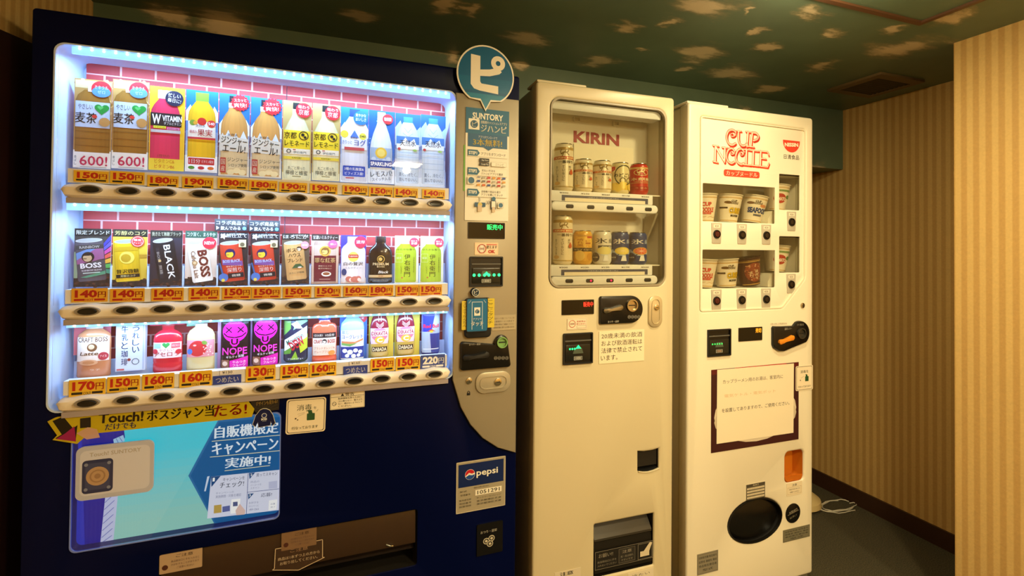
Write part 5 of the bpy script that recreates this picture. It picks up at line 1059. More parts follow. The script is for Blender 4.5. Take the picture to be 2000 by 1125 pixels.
G().box(cu0, .0225, cz0, cu1, .026, cz1).build('light_panel', WHITE, sm)
RIM = mat('clear_rim', '6f86e0', .08, coat=.5)
g = G(); g.ring(inset(cwin, -.001), inset(cwin, .0015), -.003, .001); g.build('window_rim', RIM, sm)
G().loft([[(x, -.0012, y) for x, y in inset(cwin, .003)], [(x, -.0002, y) for x, y in inset(cwin, .003)]]).build('window_pane', GLASS2, sm)
def a_touch(A):
    A.rr(.05, .08, .95, .92, 'ced2ec', .012); A.t('Touch! SUNTORY', .5, .84, .66, .075, 'a8a4a8'); A.rr(.08, .12, .47, .74, '2c3260', .008); A.rr(.12, .18, .43, .68, '3e4470', .006); A.c(.275, .43, .145, 'b59678'); A.o(.275, .43, .1, .02, '9a7a60'); A.c(.275, .43, .04, '9a7a60')
    for x, y in ((.13, .66), (.42, .66), (.13, .2), (.42, .2)): A.c(x, y, .025, '8088a8')
st('touch_plate', (151, 873, 300.5, 957), a_touch, w=-.004, base='b8bedc', th=.005, r=.014, rot=0, label='white rounded touch plate with a navy reader square')
# yellow banner over the top of the window
BP = [(93, 823), (108, 815.5), (113, 814), (483, 780.6), (497, 798.5), (492, 814), (189, 846), (172, 849), (151, 866.7), (103, 859), (112, 850)]
L = S.pts(BP, -.0055); x0, y0 = min(p[0] for p in L), min(p[1] for p in L); w_, h_ = max(p[0] for p in L)-x0, max(p[1] for p in L)-y0
A = Art(w_, h_)
def bq(x, y): a = S.px(x, y, -.0055); return ((a[0]-x0)/w_, (a[1]-y0)/h_)
A.poly([bq(*p) for p in BP], 'd9c51e')
A.poly([bq(*p) for p in ((103, 822), (124, 813), (143, 836), (152, 830), (148, 862), (108, 856), (121, 848))], '1d1712'); A.poly([bq(*p) for p in ((128, 846), (146, 832), (149, 862), (110, 857))], 'b0206c')
A.poly([bq(*p) for p in ((157, 817), (178, 814.5), (178, 834), (157, 836))], '2a2420'); A.poly([bq(*p) for p in ((150, 846), (172, 834), (190, 838), (196, 854), (170, 858))], 'e0b8a4')
def bt(t, x0_, y0_, x1_, y1_, c, **k):
    a, b = bq(x0_, y1_), bq(x1_, y0_); A.t(t, (a[0]+b[0])/2, (a[1]+b[1])/2, b[0]-a[0], b[1]-a[1], c, **k)
a = bq(193, 828); b = bq(281, 803); 
def bt2(t, xa, ya, xb, yb, hpx, c, **k):                # text from (xa,ya) to (xb,yb), centre line
    p, q = bq(xa, ya), bq(xb, yb); dx, dz = (q[0]-p[0])*w_, (q[1]-p[1])*h_; l = math.hypot(dx, dz)
    hz = (bq(xa, ya-hpx)[1]-bq(xa, ya)[1]); A.t(t, (p[0]+q[0])/2, (p[1]+q[1])/2, l/w_, hz, c, rot=math.degrees(math.atan2(dz, dx)), **k)
bt2('Touch!', 193, 817, 281, 812, 20, '2c1c14', bold=.03); bt2('ボスジャン当', 288, 812, 418, 801, 22, '2c1c14', bold=.045); bt2('たる!', 418, 803, 482, 797, 22, 'a01818', bold=.05); bt2('だけでも', 206, 834, 266, 829, 12, '3a3c8c', bold=.03)
o = sheet('banner_sticker', A, BANNER, sm, (x0, -.0065, y0), .0008, base='cdb92a', outline=[(p[0]-x0, p[1]-y0) for p in L], label='yellow arrow banner lettered Touch! above the campaign window')
# dark fan and jacket badge at its right end
FP = [(489, 783.5), (520, 778), (546, 774), (545, 800), (500, 806), (495, 800)]; L = S.pts(FP, -.0045); x0, y0 = min(p[0] for p in L), min(p[1] for p in L); w_, h_ = max(p[0] for p in L)-x0, max(p[1] for p in L)-y0
A = Art(w_, h_); A.poly([bq(*p) for p in FP], '1c1816')
for i in range(9): A.line([(.5, .1), (.5+.48*math.cos(PI*(i+.5)/9), .1+.7*math.sin(PI*(i+.5)/9))], .0006, '4a4030')
bt2('デザインも変わる!', 500, 789, 542, 783, 8, 'c8a850', bold=.02)
sheet('badge_back', A, PRINT, sm, (x0, -.0055, y0), .0006, base='1c1816', outline=[(p[0]-x0, p[1]-y0) for p in L])
JP = [(508, 801), (514, 798), (520, 798), (527, 801), (533, 810), (537.5, 826), (532, 831), (529, 822), (528, 830), (505, 834), (504, 824), (499, 833), (494, 828), (500, 811)]; L = S.pts(JP, -.006); x0, y0 = min(p[0] for p in L), min(p[1] for p in L); w_, h_ = max(p[0] for p in L)-x0, max(p[1] for p in L)-y0
A = Art(w_, h_); A.poly([bq(*p) for p in JP], '141c4c'); A.c(.5, .62, .12, 'c8ccd8'); A.c(.5, .62, .09, '26306a'); A.t('BOSS', .5, .42, .26, .12, 'e8eaf0', bold=.04); A.r(.42, .3, .6, .32, 'a8b0cc')
sheet('jacket_badge', A, GLOSS, sm, (x0, -.0078, y0), .0012, base='d8d4c0', outline=[((p[0]-x0-w_/2)*1.05+w_/2, (p[1]-y0-h_/2)*1.05+h_/2) for p in L], label='navy jacket shaped badge')
# pick-up opening
pu0, pz1 = _p0[0], _p1[1]; pu1 = _p1[0]
g = G(); g.dish(pick, .001, .10, .003, True); g.build('pickup_bin', DARK, sm)
g = G(); hz = P(815, 1056, .012)[1]
g.loft([[(u, w, z) for w, z in ((.010, pz1-.004), (.006, pz1-.02), (.004, hz+.004), (.006, hz), (.012, hz), (.012, pz1-.004))] for u in (pu0+.004, pu1-.004)]); fl_ = g.build('pickup_flap', SMOKE, sm, 'brown smoked pick-up flap')
g = G(); g.loft([[(u, w, z) for w, z in ((.05, hz-.002), (.02, .55*hz+.45*.41), (.03, .43), (.06, .43))] for u in (pu0+.006, pu1-.006)]); g.build('inner_flap', mat('inner_flap_dark', '241c18', .25), sm)
G().tube([(pu1-.085, .003, hz+.012), (pu1-.075, .0, hz+.008), (pu1-.066, .003, hz+.004)], .0022, 6).build('flap_hinge', CHROME, sm)
def a_note(A):
    A.t('ご注意', .58, .8, .4, .16, '4a342c', bold=.02); A.c(.13, .3, .07, '4a241c')
    for i in range(3): A.t(('商品取出口に手を入れると', 'けがをすることがあります', 'ご注意ください')[i], .6, .56-.17*i, .66 if i < 2 else .4, .11, '6a5048')
st('notice_sticker', (312, 1083, 395, 1106), a_note, w=.003, base='b39a80', r=.002, label='pale caution sticker at the left end of the flap', rot=0)
st('notice_sticker', (550, 1041, 618, 1063), a_note, w=.003, base='7c6048', r=.001, label='faded caution sticker above the arrow sticker')
AP = [(538, 1072), (630, 1053.5), (630, 1088), (634, 1088), (583, 1113), (532, 1113), (536, 1110)]; L = S.pts(AP, .003); x0, y0 = min(p[0] for p in L), min(p[1] for p in L); w_, h_ = max(p[0] for p in L)-x0, max(p[1] for p in L)-y0
def bq(x, y): a = S.px(x, y, .003); return ((a[0]-x0)/w_, (a[1]-y0)/h_)
A = Art(w_, h_); A.poly([bq(*p) for p in AP], '3c2a1e'); Q = [bq(*p) for p in AP]; A.line(Q+Q[:1], .0018, 'c8b49a'); A.t('ご注意', .5, .8, .34, .14, '9a7a60'); A.t('商品は1本ずつ上の方から', .5, .56, .8, .12, 'c8b49a'); A.t('お取り出してください。', .5, .38, .72, .12, 'c8b49a')
sheet('arrow_sticker', A, PRINT, sm, (x0, .0022, y0), .0006, base='3c2a1e', outline=[(p[0]-x0, p[1]-y0) for p in L], label='arrow shaped caution sticker on the flap')

# ------------------------------------------------------------------ narrow cream machine with cans
km = empty('vending_machine', K.O, K.t)
tag(km, 'narrow cream machine with beer cans behind a rounded window and red lettering', 'vending machine')
KW = .5185; KT = 1.83
kwin_px = (K.px(1076, 186), K.px(1299.5, 558))
kw0, kw1, kz1, kz0 = kwin_px[0][0], kwin_px[1][0], kwin_px[0][1]-.003, kwin_px[1][1]
kwin = rrect(kw0, kz0, kw1, kz1, .034, 8)
kd = [K.px(1161, 1025), K.px(1277, 1003)]; KDZ = K.px(1220, 1117)[1]; kdel = rrect(kd[0][0], KDZ, kd[1][0], (kd[0][1]+kd[1][1])/2, .004, 3)
kc = K.rect(1246.5, 882, 1287, 918)
kcoin = [(kc[0], kc[1]+.006), (kc[0]+(kc[2]-kc[0])*.25, kc[1]+.001), ((kc[0]+kc[2])/2, kc[1]-.001), (kc[2]-(kc[2]-kc[0])*.25, kc[1]+.001), (kc[2], kc[1]+.006), (kc[2], kc[3]), (kc[2]-(kc[2]-kc[0])*.3, kc[3]-.004), (kc[0]+(kc[2]-kc[0])*.3, kc[3]-.004), (kc[0], kc[3])]
plate('door', [rrect(0, .03, KW, KT, .012, 5), kwin, kdel, kcoin], 0, .05, .007, CREAM, km)
shell(.006, KW-.006, .052, .40, .05, KT-.004, CREAM, km); feet(.05, KW-.05, .08, .35, .05, km)
u0, z0 = K.px(1046, 157, .03); u1, _ = K.px(1141, 164, .03)
G().pad(rrect(.006, KT+.0005, u1, KT+.010, .004), .012, .10, .003).build('top_lid', CREAM, km)
# display recess
g = G(); g.dish(kwin, .004, .112, .0, True); g.build('display_box', INNER, km)
g = G(); g.ring(kwin, inset(kwin, .005), -.0015, .012); g.build('window_gasket', mat('gasket_grey', '9c917a', .4), km)
G().loft([[(x, .0035, y) for x, y in inset(kwin, .004)], [(x, .006, y) for x, y in inset(kwin, .004)]]).build('window_pane', GLASS2, km)
u0, z0, u1, z1 = K.rect(1079, 190, 1292, 243, .012)
za = K.px(1080, 213, .02)[1]
G().pad(rrect(kw0+.008, za, kw1-.012, kz1-.006, .004), .014, .06, .002).build('lamp_cover', WHITE, km)
for x, y in ((1127, 233), (1203, 242)):
    u, z = K.px(x, y, .108); g = G(); L = rrect(u-.012, z-.009, u+.012, z+.009, .002); g.ring(L, inset(L, .003), .104, .111); g.build('panel_clip', INNER, km)
for x, y in ((1083, 216), (1254, 237)):
    u, z = K.px(x, y, .06); G().pad([(u+a, z+b) for a, b in ell(0, 0, .004)], .055, .06, .001).build('screw', STEEL, km)
a0, a1 = K.px(1120.5, 272, .1105), K.px(1209.5, 269, .1105)
A = Art(a1[0]-a0[0], .041); A.t('KIRIN', .5, .5, 1, 1, '9c1f1c', bold=.035); k = link('red_lettering', A.mesh('red_lettering', PRINT), km, 'dark red lettering KIRIN', 0); k.location = (a0[0], .1112, (a0[1]+a1[1])/2-.0205)
u0, z0, u1, z1 = K.rect(1121, 280, 1237, 345, .108); A = Art(u1-u0, .16, 'f2ead2'); sheet('backing_sheet', A, PRINT, km, (u0, .1085, z1-.16), .001, base='f2ead2')
def kshelf(bty, btx, px_tl, px_br, red, zc):
    # zc: centre of the button bar
    z = zc; u0, u1 = kw0+.008, K.px(1288, 410, -.0)[0]
    G().box(kw0+.006, .02, z+.0475, kw1-.008, .108, z+.0515).build('shelf', INNER, km)
    g = G(); g.pad(rrect(kw0+.008, z+.016, K.px(1275, 395, .012)[0], z+.0505, .003), .0125, .02, .001); pr = g.build('price_rail', WHITE, km)
    w_ = K.px(1275, 395, .012)[0]-kw0-.008; A = Art(w_, .0345); A.r(.10, .06, .95, .60, '3c4668'); A.r(.13, .04, .92, .36, 'f0e8d4'); A.t('20歳未満の飲酒は法律で禁止', .5, .46, .3, .1, 'c8ccd8')
    for i in range(5): A.t(('¥300', '¥230', '¥230', '¥170', '¥220')[i], .12+.2*i, .8, .08, .13, '4a463c')
    k = link('price_print', A.mesh('price_print', PRINT), pr, None, 0); k.location = (kw0+.008, .0123, z+.016)
    g = G(); L = lambda w, s: [(x, w, y) for x, y in inset(rrect(u0, z-.0145, u1, z+.0145, .0144, 7), s)]
    g.loft([L(.02, 0), L(.010, 0), L(.0075, .002), L(.0068, .005)]); bar = g.build('button_bar', WHITE, km)
    for i, x in enumerate(btx):
        u = K.px(x, bty[i], .006)[0]; zz = z; L2 = rrect(u-.0135, zz-.0062, u+.0135, zz+.0062, .005)
        G().pad(L2, .0052, .0068, .0006).build('button', BLACKM, bar)
        if i in red: G().pad([(u+.004+a, zz+b) for a, b in ell(0, 0, .0028, n=12)], .0046, .0052, .0002).build('indicator_light', mat('red_led', 'ff1030', .4, emit=6), bar)
kz_a = sum(K.px(x, y, .006)[1] for x, y in ((1113, 402), (1154, 404), (1192, 406.6), (1230, 408), (1266.5, 409)))/5
kz_b = sum(K.px(x, y, .006)[1] for x, y in ((1112, 548.5), (1152, 548.5), (1191.5, 547.8), (1229, 547), (1265, 547)))/5
kshelf((402, 404, 406.6, 408, 409), (1113, 1154, 1192, 1230, 1266.5), None, None, (), kz_a)
kshelf((548.5, 548.5, 547.8, 547, 547), (1112, 1152, 1191.5, 1229, 1265), None, None, (1, 2), kz_b)
g = G(); g.loft([[(u, w, z) for w, z in ((.03, kz_a-.01), (.10, kz_a-.02), (.108, kz_a-.12), (.09, kz_a-.10), (.05, kz_a-.045))] for u in (kw1-.018, kw1-.010)]); g.build('shelf_bracket', mat('bracket_clear', 'cfc6b0', .15), km)

def beast(A, cx, cy, s, col, bg=None):
    """galloping emblem, drawn as a few strokes"""
    if bg: A.c(cx, cy, s*1.15, bg, ry=s*.85*A.w/A.h)
    k = A.w/A.h*s; t = s*A.w*.16
    A.line([(cx-s*.8, cy-.1*k), (cx-s*.3, cy+.25*k), (cx+s*.3, cy+.2*k), (cx+s*.6, cy+.6*k)], t*1.5, col)
    A.line([(cx-s*.3, cy+.2*k), (cx-s*.6, cy-.5*k)], t, col); A.line([(cx+s*.2, cy+.2*k), (cx+s*.7, cy-.3*k)], t, col); A.line([(cx-s*.8, cy-.1*k), (cx-s*.9, cy+.5*k), (cx-s*.6, cy+.7*k)], t*.8, col); A.line([(cx-s*.1, cy+.3*k), (cx+s*.1, cy+.75*k), (cx+s*.5, cy+.7*k)], t, col)
def i_ichiban(A, tall):
    A.r(0, 0, 1, 1, 'ebe0c4'); A.r(0, .93, 1, 1, 'b89a58'); y = .74 if tall else .7
    beast(A, .5, .84, .17, '8a7440'); A.r(.0, y-.045, 1, y+.03, 'c4542c'); A.t('KIRIN BEER', .5, y-.008, .66, .04, 'f0dca8', bold=.03); A.t('一番搾り', .52, y-.11, .5, .075, '2a241a', bold=.03)
    for i, t in enumerate(('おいしさを', 'ていねいに', '搾った')): A.tv(t, .24+.2*i, y-.2, .14 if i < 2 else .3, .07, '4a4030')
    A.c(.7, .36, .07, 'd0643c', ry=.05); A.poly([(.63, .37), (.77, .37), (.7, .46)], 'd0643c'); A.c(.24, .09, .1, 'd8b478', ry=.045)
    A.r(0, 0, 1, .02, 'c0a868')
def i_nodo(A, tall=0):
    A.r(0, 0, 1, 1, 'e3d8a8'); A.r(0, 0, 1, .3, 'd8b83c'); A.poly([(0, .75), (.25, .85), (.25, 1), (0, 1)], 'c83c34'); A.t('のどごし', .12, .9, .2, .05, 'f4e4c0'); A.o(.55, .62, .33, .035, '3a3a1c'); A.t('のどごし', .52, .62, .62, .16, '2a2a16', bold=.04); A.poly([(.7, .35), (.95, .55), (.95, .3)], '6a8a3c'); A.o(.5, .4, .1, .03, '6a6030'); A.o(.72, .4, .1, .03, '6a6030'); A.t('生', .8, .5, .14, .12, 'a83a2c')
    for x, y in ((.2, .15), (.5, .2), (.8, .12), (.35, .08)): A.c(x, y, .12, 'e8cc5c')
def i_hon(A, tall=0):
    A.r(0, 0, 1, 1, 'b8261a'); A.r(0, .93, 1, 1, 'd0b070'); A.c(.5, .78, .27, 'd8c48c', ry=.14); A.c(.5, .78, .24, 'a8301c', ry=.12); beast(A, .5, .77, .17, 'ecd8a4'); A.t('本麒麟', .5, .5, .74, .13, 'f2dcb0', bold=.02); A.t('HON KIRIN', .5, .39, .5, .035, 'e8c890'); A.r(.1, .33, .9, .345, 'd8b070'); A.r(0, .04, 1, .2, 'a01f16'); A.t('うまみ', .5, .12, .4, .06, 'e0b888')
def i_gold(A, tall=0):
    A.r(0, 0, 1, 1, 'd8a438'); A.r(0, .36, 1, .5, '2a2018'); A.t('ホワイトビール', .5, .43, .72, .06, 'e8d8a8'); A.c(.5, .72, .36, 'e4b84c', ry=.2); A.r(.58, .87, .82, .98, 'b83024'); A.tv('晴れ風', .36, .86, .54, .2, 'b06a1c', bold=.02); A.tv('ビール', .62, .8, .54, .18, 'b06a1c', bold=.02); A.c(.35, .2, .16, 'e8c468'); A.c(.7, .16, .12, 'c88c2c'); A.r(0, .94, 1, 1, 'c89a48')
def i_hyo(A, bg, fruit, inner, txt):
    A.r(0, 0, 1, 1, bg); lt = bg[0] in 'cdef'; fg = '1c2a3c' if lt else 'eef0ee'
    A.t('氷', .4, .78, .4, .2, fg, bold=.03); A.t('結', .8, .78, .3, .18, fg if lt else 'b8c8dc', bold=.02)
    A.poly([(.3, .45), (.95, .45), (.95, .6), (.3, .6)], '28323c' if lt else bg)
    if lt: A.t('無糖', .62, .525, .44, .1, 'e8e8e0', bold=.02)
    for x, y in ((.1, .4), (.25, .32), (.8, .34), (.92, .44), (.5, .28)): A.poly([(x-.12, y-.07), (x-.05, y+.08), (x+.1, y+.05), (x+.12, y-.08)], 'c8d4dc' if lt else 'a8bcd0')
    A.c(.52, .40, .26, fruit, ry=.15)
    if inner: A.c(.52, .40, .21, inner, ry=.12); [A.line([(.52, .40), (.52+.2*math.cos(a*PI/4), .40+.115*math.sin(a*PI/4))], .0008, 'f4e4c8') for a in range(8)]
    A.c(.2, .14, .15, '1c2a4a'); A.t(txt, .2, .14, .2, .05, 'e8ecf0'); A.poly([(.45, 0), (.5, .22), (.6, .22), (.64, 0)], 'e8ecf0')
KCANS = [((1083, 281, 1118.5, 379), i_ichiban, 1, 'ebe0c4', 'tall cream and gold beer can at the left of the upper shelf'), ((1120.5, 311, 1157, 381.5), i_ichiban, 0, 'ebe0c4', 'cream beer can with red band, second on the upper shelf'), ((1158, 314, 1193.4, 384), i_ichiban, 0, 'ebe0c4', 'cream beer can with red band, middle of the upper shelf'),
         ((1193.4, 318, 1228.6, 386), i_nodo, 0, 'e3d8a8', 'yellow and cream can with a dark ring on the upper shelf'), ((1229.6, 320, 1265, 388), i_hon, 0, 'b8261a', 'red beer can at the right of the upper shelf'),
         ((1081, 421, 1117, 521.5), i_ichiban, 1, 'ebe0c4', 'tall cream and gold beer can at the left of the lower shelf'), ((1120, 450, 1155, 521.5), i_gold, 0, 'd8a438', 'golden yellow can with a dark band on the lower shelf'),
         ((1158.5, 451, 1192.5, 522), lambda A, t: i_hyo(A, 'dcdcd4', 'e0d890', None, '無糖'), 0, 'dcdcd4', 'white sour can with a lemon, middle of the lower shelf'), ((1193, 452.5, 1227, 522), lambda A, t: i_hyo(A, '1f3c78', 'e8cc4c', 'ecd868', 'ALC5'), 0, '1f3c78', 'blue sour can with a yellow lemon on the lower shelf'), ((1228, 453.5, 1262, 521.5), lambda A, t: i_hyo(A, '1f3c78', 'e0a040', 'd8603c', 'ALC5'), 0, '1f3c78', 'blue sour can with a pink grapefruit at the right of the lower shelf')]
CW_ = .052
LIDM = mat('can_lid', 'bcb8ac', .25, metal=1)
for i, (px, fn, tall, base, lab) in enumerate(KCANS):
    u0, _, u1, zt_ = K.rect(*px, CW_); uc = (u0+u1)/2; r = .0318
    zb = (kz_a if i < 5 else kz_b)+.052; h = zt_-zb
    c = empty('beverage_can', K.world(uc, CW_, zb), K.t+math.radians(-14)); tag(c, lab, 'can', 'cans in the cream machine')
    g = G().lathe([(.001, .004), (r*.62, .004), (r*.74, 0), (r*.82, .001), (r*.97, .008), (r, .012), (r, h-.014), (r*.95, h-.008), (r*.84, h-.003)], 32); g.build('can_body', mat('tin_'+base, base, .3, metal=.1), c)
    g = G().lathe([(r*.84, h-.003), (r*.87, h-.0012), (r*.86, h), (r*.83, h-.0005), (r*.80, h-.004), (.001, h-.004)], 32); g.build('can_lid', LIDM, c)
    g = G(); g.loft([[(x, y-.004, h-.0039) for x, y in ell(0, 0, .006, .010, 14)], [(x, y-.004, h-.0026) for x, y in ell(0, 0, .005, .009, 14)]]); g.build('pull_tab', LIDM, c)
    W_ = 2*2.0*r*.62*1.35; hh = h-.027; A = Art(W_, hh); fn(A, tall)
    def mp(x, y, l, r=r, W_=W_): a = (x-W_/2)/r; return ((r+l+.0002)*math.sin(a), -(r+l+.0002)*math.cos(a), y+.0125)
    me = A.mesh('can_print', TINPRINT, mp, cutx=[W_*j/16 for j in range(1, 16)]); link('can_print', me, c, None, 60)
# lower front
screen((1097, 586.5, 1159.5, 613), '販売中', 'e8301c', K, km, 0, tx=(.82, .68, .3, .34))
def a_no(A): A.fr(.02, .04, .98, .96, .0005, '8a5a48'); A.o(.25, .52, .17, .025, 'b43a2c'); A.t('2000', .25, .52, .22, .16, '7a2c24'); A.t('新紙幣は', .7, .72, .44, .16, 'b43a2c'); A.t('使えません', .7, .5, .48, .16, 'b43a2c'); A.fr(.48, .14, .94, .36, .0005, '4a4640')
st('money_sticker', (1107.5, 622.5, 1146, 642.5), a_no, w=0, base='eee0c8', r=.001, parent=km, frame=K, label='small white sticker about bank notes')
bill_slot((1099.5, 651.5, 1156.5, 708.5), K, km, 0, ((.22, .3, .38), .5, .03, True))
s0 = K.px(1230, 595.5); b0 = K.px(1169.5, 633); b1 = K.px(1252.6, 576.5); rr_ = (b1[1]-b0[1])/2
body = [(b0[0]+.004, b0[1]), (b1[0]-rr_, b0[1])]+[(b1[0]-rr_+rr_*math.cos(math.radians(t)), b0[1]+rr_+rr_*math.sin(math.radians(t))) for t in range(-80, 91, 10)]+[(b0[0]+.004, b1[1]), (b0[0], b1[1]-.004), (b0[0], b0[1]+.004)]
cu_ = coin_unit(K, km, 0, body, s0, .0205, (K.px(1177, 606), K.px(1211, 599)), mat('ring_brass', 'b8a888', .25, metal=.8), STEEL, 'black coin unit with a bright metal lever', [('おつり・返却', K.px(1194, 627)[0], K.px(1194, 627)[1], .04, .007, 'c8c4b8')])
for i, v_ in enumerate(('500', '100', '50', '10')):
    u_, z_ = K.px(1225+i*6.2, 618); A = Art(.0115, .0115); A.o(.5, .5, .48, .07, 'a8a49a'); A.t(v_, .5, .5, .6, .34, 'a8a49a'); k = link('marking', A.mesh('marking', PRINT), cu_, None, 0); k.location = (u_-.0057, -.0126, z_-.0057)
handle_lock(K, (1265.5, 577.5, 1292, 638), 0, km, (1280, 600), .010, mat('handle_brass', 'd2c6a6', .32, metal=.5), 'upright chrome door handle with a lock')
def a_age(A):
    for i, t in enumerate(('20歳未満の飲酒', 'および飲酒運転は', '法律で禁止されて', 'います。')): A.t(t, .5 if i < 3 else .22, .85-.225*i, .9 if i < 3 else .36, .165, '2c2418', bold=.012)
st('notice_sticker', (1169.7, 647.5, 1257.6, 704), a_age, w=0, base='f3e6c6', r=.001, parent=km, frame=K, label='white notice with four lines about under-age drinking')
g = G(); g.dish(kcoin, .006, .045, .003, True); g.build('coin_cup', BLACKM, km); 
g = G(); g.tube([(x, -.001, z) for x, z in kcoin[0:5]], .0022, 6); g.build('coin_cup_lip', CREAM, km)
g = G(); g.loft([[(u, w, z) for w, z in ((.012, kc[3]-.006), (.012, kc[1]+.016), (.02, kc[1]+.012), (.02, kc[3]-.006))] for u in (kc[0]+.002, kc[2]-.002)]); g.build('coin_flap', mat('flap_smoke', '2a2622', .15), km)
ku0, ku1, kdz = kd[0][0], kd[1][0], (kd[0][1]+kd[1][1])/2
g = G(); g.dish(kdel, .006, .13, .004, True); g.build('delivery_bin', DARK, km)
g = G(); g.loft([[(u, w, z) for w, z in ((.05, kdz-.003), (.008, kdz-.055), (.008, kdz-.062), (.06, kdz-.062))] for u in (ku0+.004, ku1-.004)]); g.build('delivery_hood', mat('hood_grey', '37332c', .35), km)
fz1 = kdz-.066; g = G(); g.loft([[(u, w, z) for w, z in ((.012, fz1), (.006, fz1-.05), (.004, KDZ+.012), (.014, KDZ+.012), (.02, fz1))] for u in (ku0+.004, ku1-.004)]); fl_ = g.build('delivery_flap', mat('flap_dark', '191714', .3), km, 'dark push flap')
def a_flap(A):
    A.fr(0, 0, 1, 1, .0009, '9a9284'); A.t('お願い!!', .18, .74, .24, .22, 'a8a090', bold=.03); A.t('商品取出口に手を', .2, .4, .32, .12, '8a8478'); A.t('入れないでください', .2, .2, .32, .12, '8a8478'); A.r(.40, .1, .68, .9, '2c2a26'); A.fr(.40, .1, .68, .9, .0006, '9a9284'); A.t('注意', .54, .72, .16, .18, '9a9284'); A.t('瓶・缶は割れ', .54, .45, .22, .12, '8a8478'); A.t('やすいです', .54, .25, .2, .12, '8a8478')
    A.fr(.73, .06, .98, .94, .0008, 'a8a090'); A.poly([(.77, .2), (.93, .2), (.93, .5), (.77, .5)], 'd8ccb0'); A.poly([(.82, .45), (.94, .95), (.98, .9), (.93, .45)], 'd8ccb0')
u0, z1 = K.px(1162, 1079, .003); u1, _ = K.px(1275, 1061, .003); A = Art(u1-u0, .058, '1c1a17'); a_flap(A); sheet('flap_sticker', A, PRINT, km, (u0, .0022, z1-.058), .0008, base='1c1a17')
u0, z1 = K.px(1083, 1119, 0); u1, _ = K.px(1134, 1113, 0); A = Art(u1-u0, .03, 'd8cdb4'); A.t('注意', .45, .7, .5, .4, '1c1814', bold=.05); sheet('notice_sticker', A, PRINT, km, (u0, -.0014, z1-.03), .001, base='d8cdb4')
u0, z1 = K.px(1226, 1119, 0); u1, _ = K.px(1276, 1111, 0); A = Art(u1-u0, .03, 'e0d6be'); A.t('冷たい', .5, .6, .7, .3, '4a443a'); sheet('notice_sticker', A, PRINT, km, (u0, -.0014, z1-.032), .001, base='e0d6be')

# ------------------------------------------------------------------ white cup noodle machine
nm = empty('vending_machine', N.O, N.t)
tag(nm, 'narrow white cup noodle machine nearest the corridor with red outlined lettering', 'vending machine')
NW = .603; NT = 1.83
PX = [N.px(x, y) for x, y in ((1369, 226), (1574, 253), (1573, 544), (1529, 602), (1368, 609))]
def roundpoly(P_, r, n=4):
    out = []; m = len(P_)
    for i in range(m):
        p, a, b = Vector(P_[i]), Vector(P_[i-1]), Vector(P_[(i+1) % m]); da, db = (a-p).normalized(), (b-p).normalized()
        for k in range(n+1):
            t = k/n; s, e = p+da*r, p+db*r; q = s*(1-t)**2+p*2*t*(1-t)+e*t*t; out.append((q.x, q.y))
    return out
npan = roundpoly(PX, .012)
nov = N.rect(1422.5, 968, 1527, 1063); nov = ell((nov[0]+nov[2])/2, (N.px(1475, 974)[1]+N.px(1475, 1060)[1])/2, (nov[2]-nov[0])/2, (N.px(1475, 974)[1]-N.px(1475, 1060)[1])/2, 40)
ncr = N.rect(1534, 884, 1570.5, 938); ncoin = rrect(*ncr, .02, 6)
plate('door', [rrect(0, .028, NW, NT, .012, 5), npan, nov, ncoin], 0, .05, .008, CREAMW, nm)
shell(.006, NW-.006, .053, .40, .05, NT-.004, CREAMW, nm); feet(.05, NW-.05, .08, .35, .05, nm)
u1, _ = N.px(1416, 201, .03); G().pad(rrect(.004, NT+.0005, u1, NT+.010, .004), .012, .10, .003).build('top_lid', CREAMW, nm)
G().box(.012, .006, .004, NW-.02, .03, .027).build('kick_plate', mat('kick_grey', '6a6456', .5), nm)
WINS = [N.rect(1375, 357, 1516.4, 437), N.rect(1374.5, 487.5, 1516.4, 561.5), N.rect(1524.6, 339, 1565, 411), N.rect(1524.6, 461.3, 1565, 532.5)]
FPW = .006
FRONTP = mat('front_white', 'f0ead8', .3, coat=.2)
pn = plate('front_panel', [inset(npan, .0015)]+[rrect(a, b, c, d, .004, 3) for a, b, c, d in WINS], FPW, .011, .001, FRONTP, nm, 'white front panel with four windows')
g = G(); g.ring(npan, inset(npan, .004), .0005, FPW); g.build('panel_rim', CREAMW, nm)
# boxes behind the windows: one across for each shelf
nzb = [WINS[0][1], WINS[1][1]]; nzt = [WINS[0][3]+.02, WINS[1][3]+.02]
for zb, zt_ in zip(nzb, nzt):
    L = [(WINS[0][0]-.02, zb-.002), (WINS[2][2]+.026, zb-.002), (WINS[2][2]+.026, zt_+.03), (WINS[0][0]-.02, zt_+.03)]
    g = G(); g.dish(L, .0115, .20, 0, True); g.build('display_box', INNER, nm)
    g = G(); uq = WINS[0][2]-.010; g.loft([[(u, w, z) for u, z in ((uq, zb), (uq+.11, zb), (uq+.11, zb+.052), (uq+.022, zb+.052), (uq, zb+.02))] for w in (.03, .19)]); g.build('product_stand', FRONTP, nm)
for a, b, c, d in WINS: G().box(a+.0005, .0085, b+.0005, c-.0005, .0098, d-.0005).build('window_pane', GLASS2, nm)
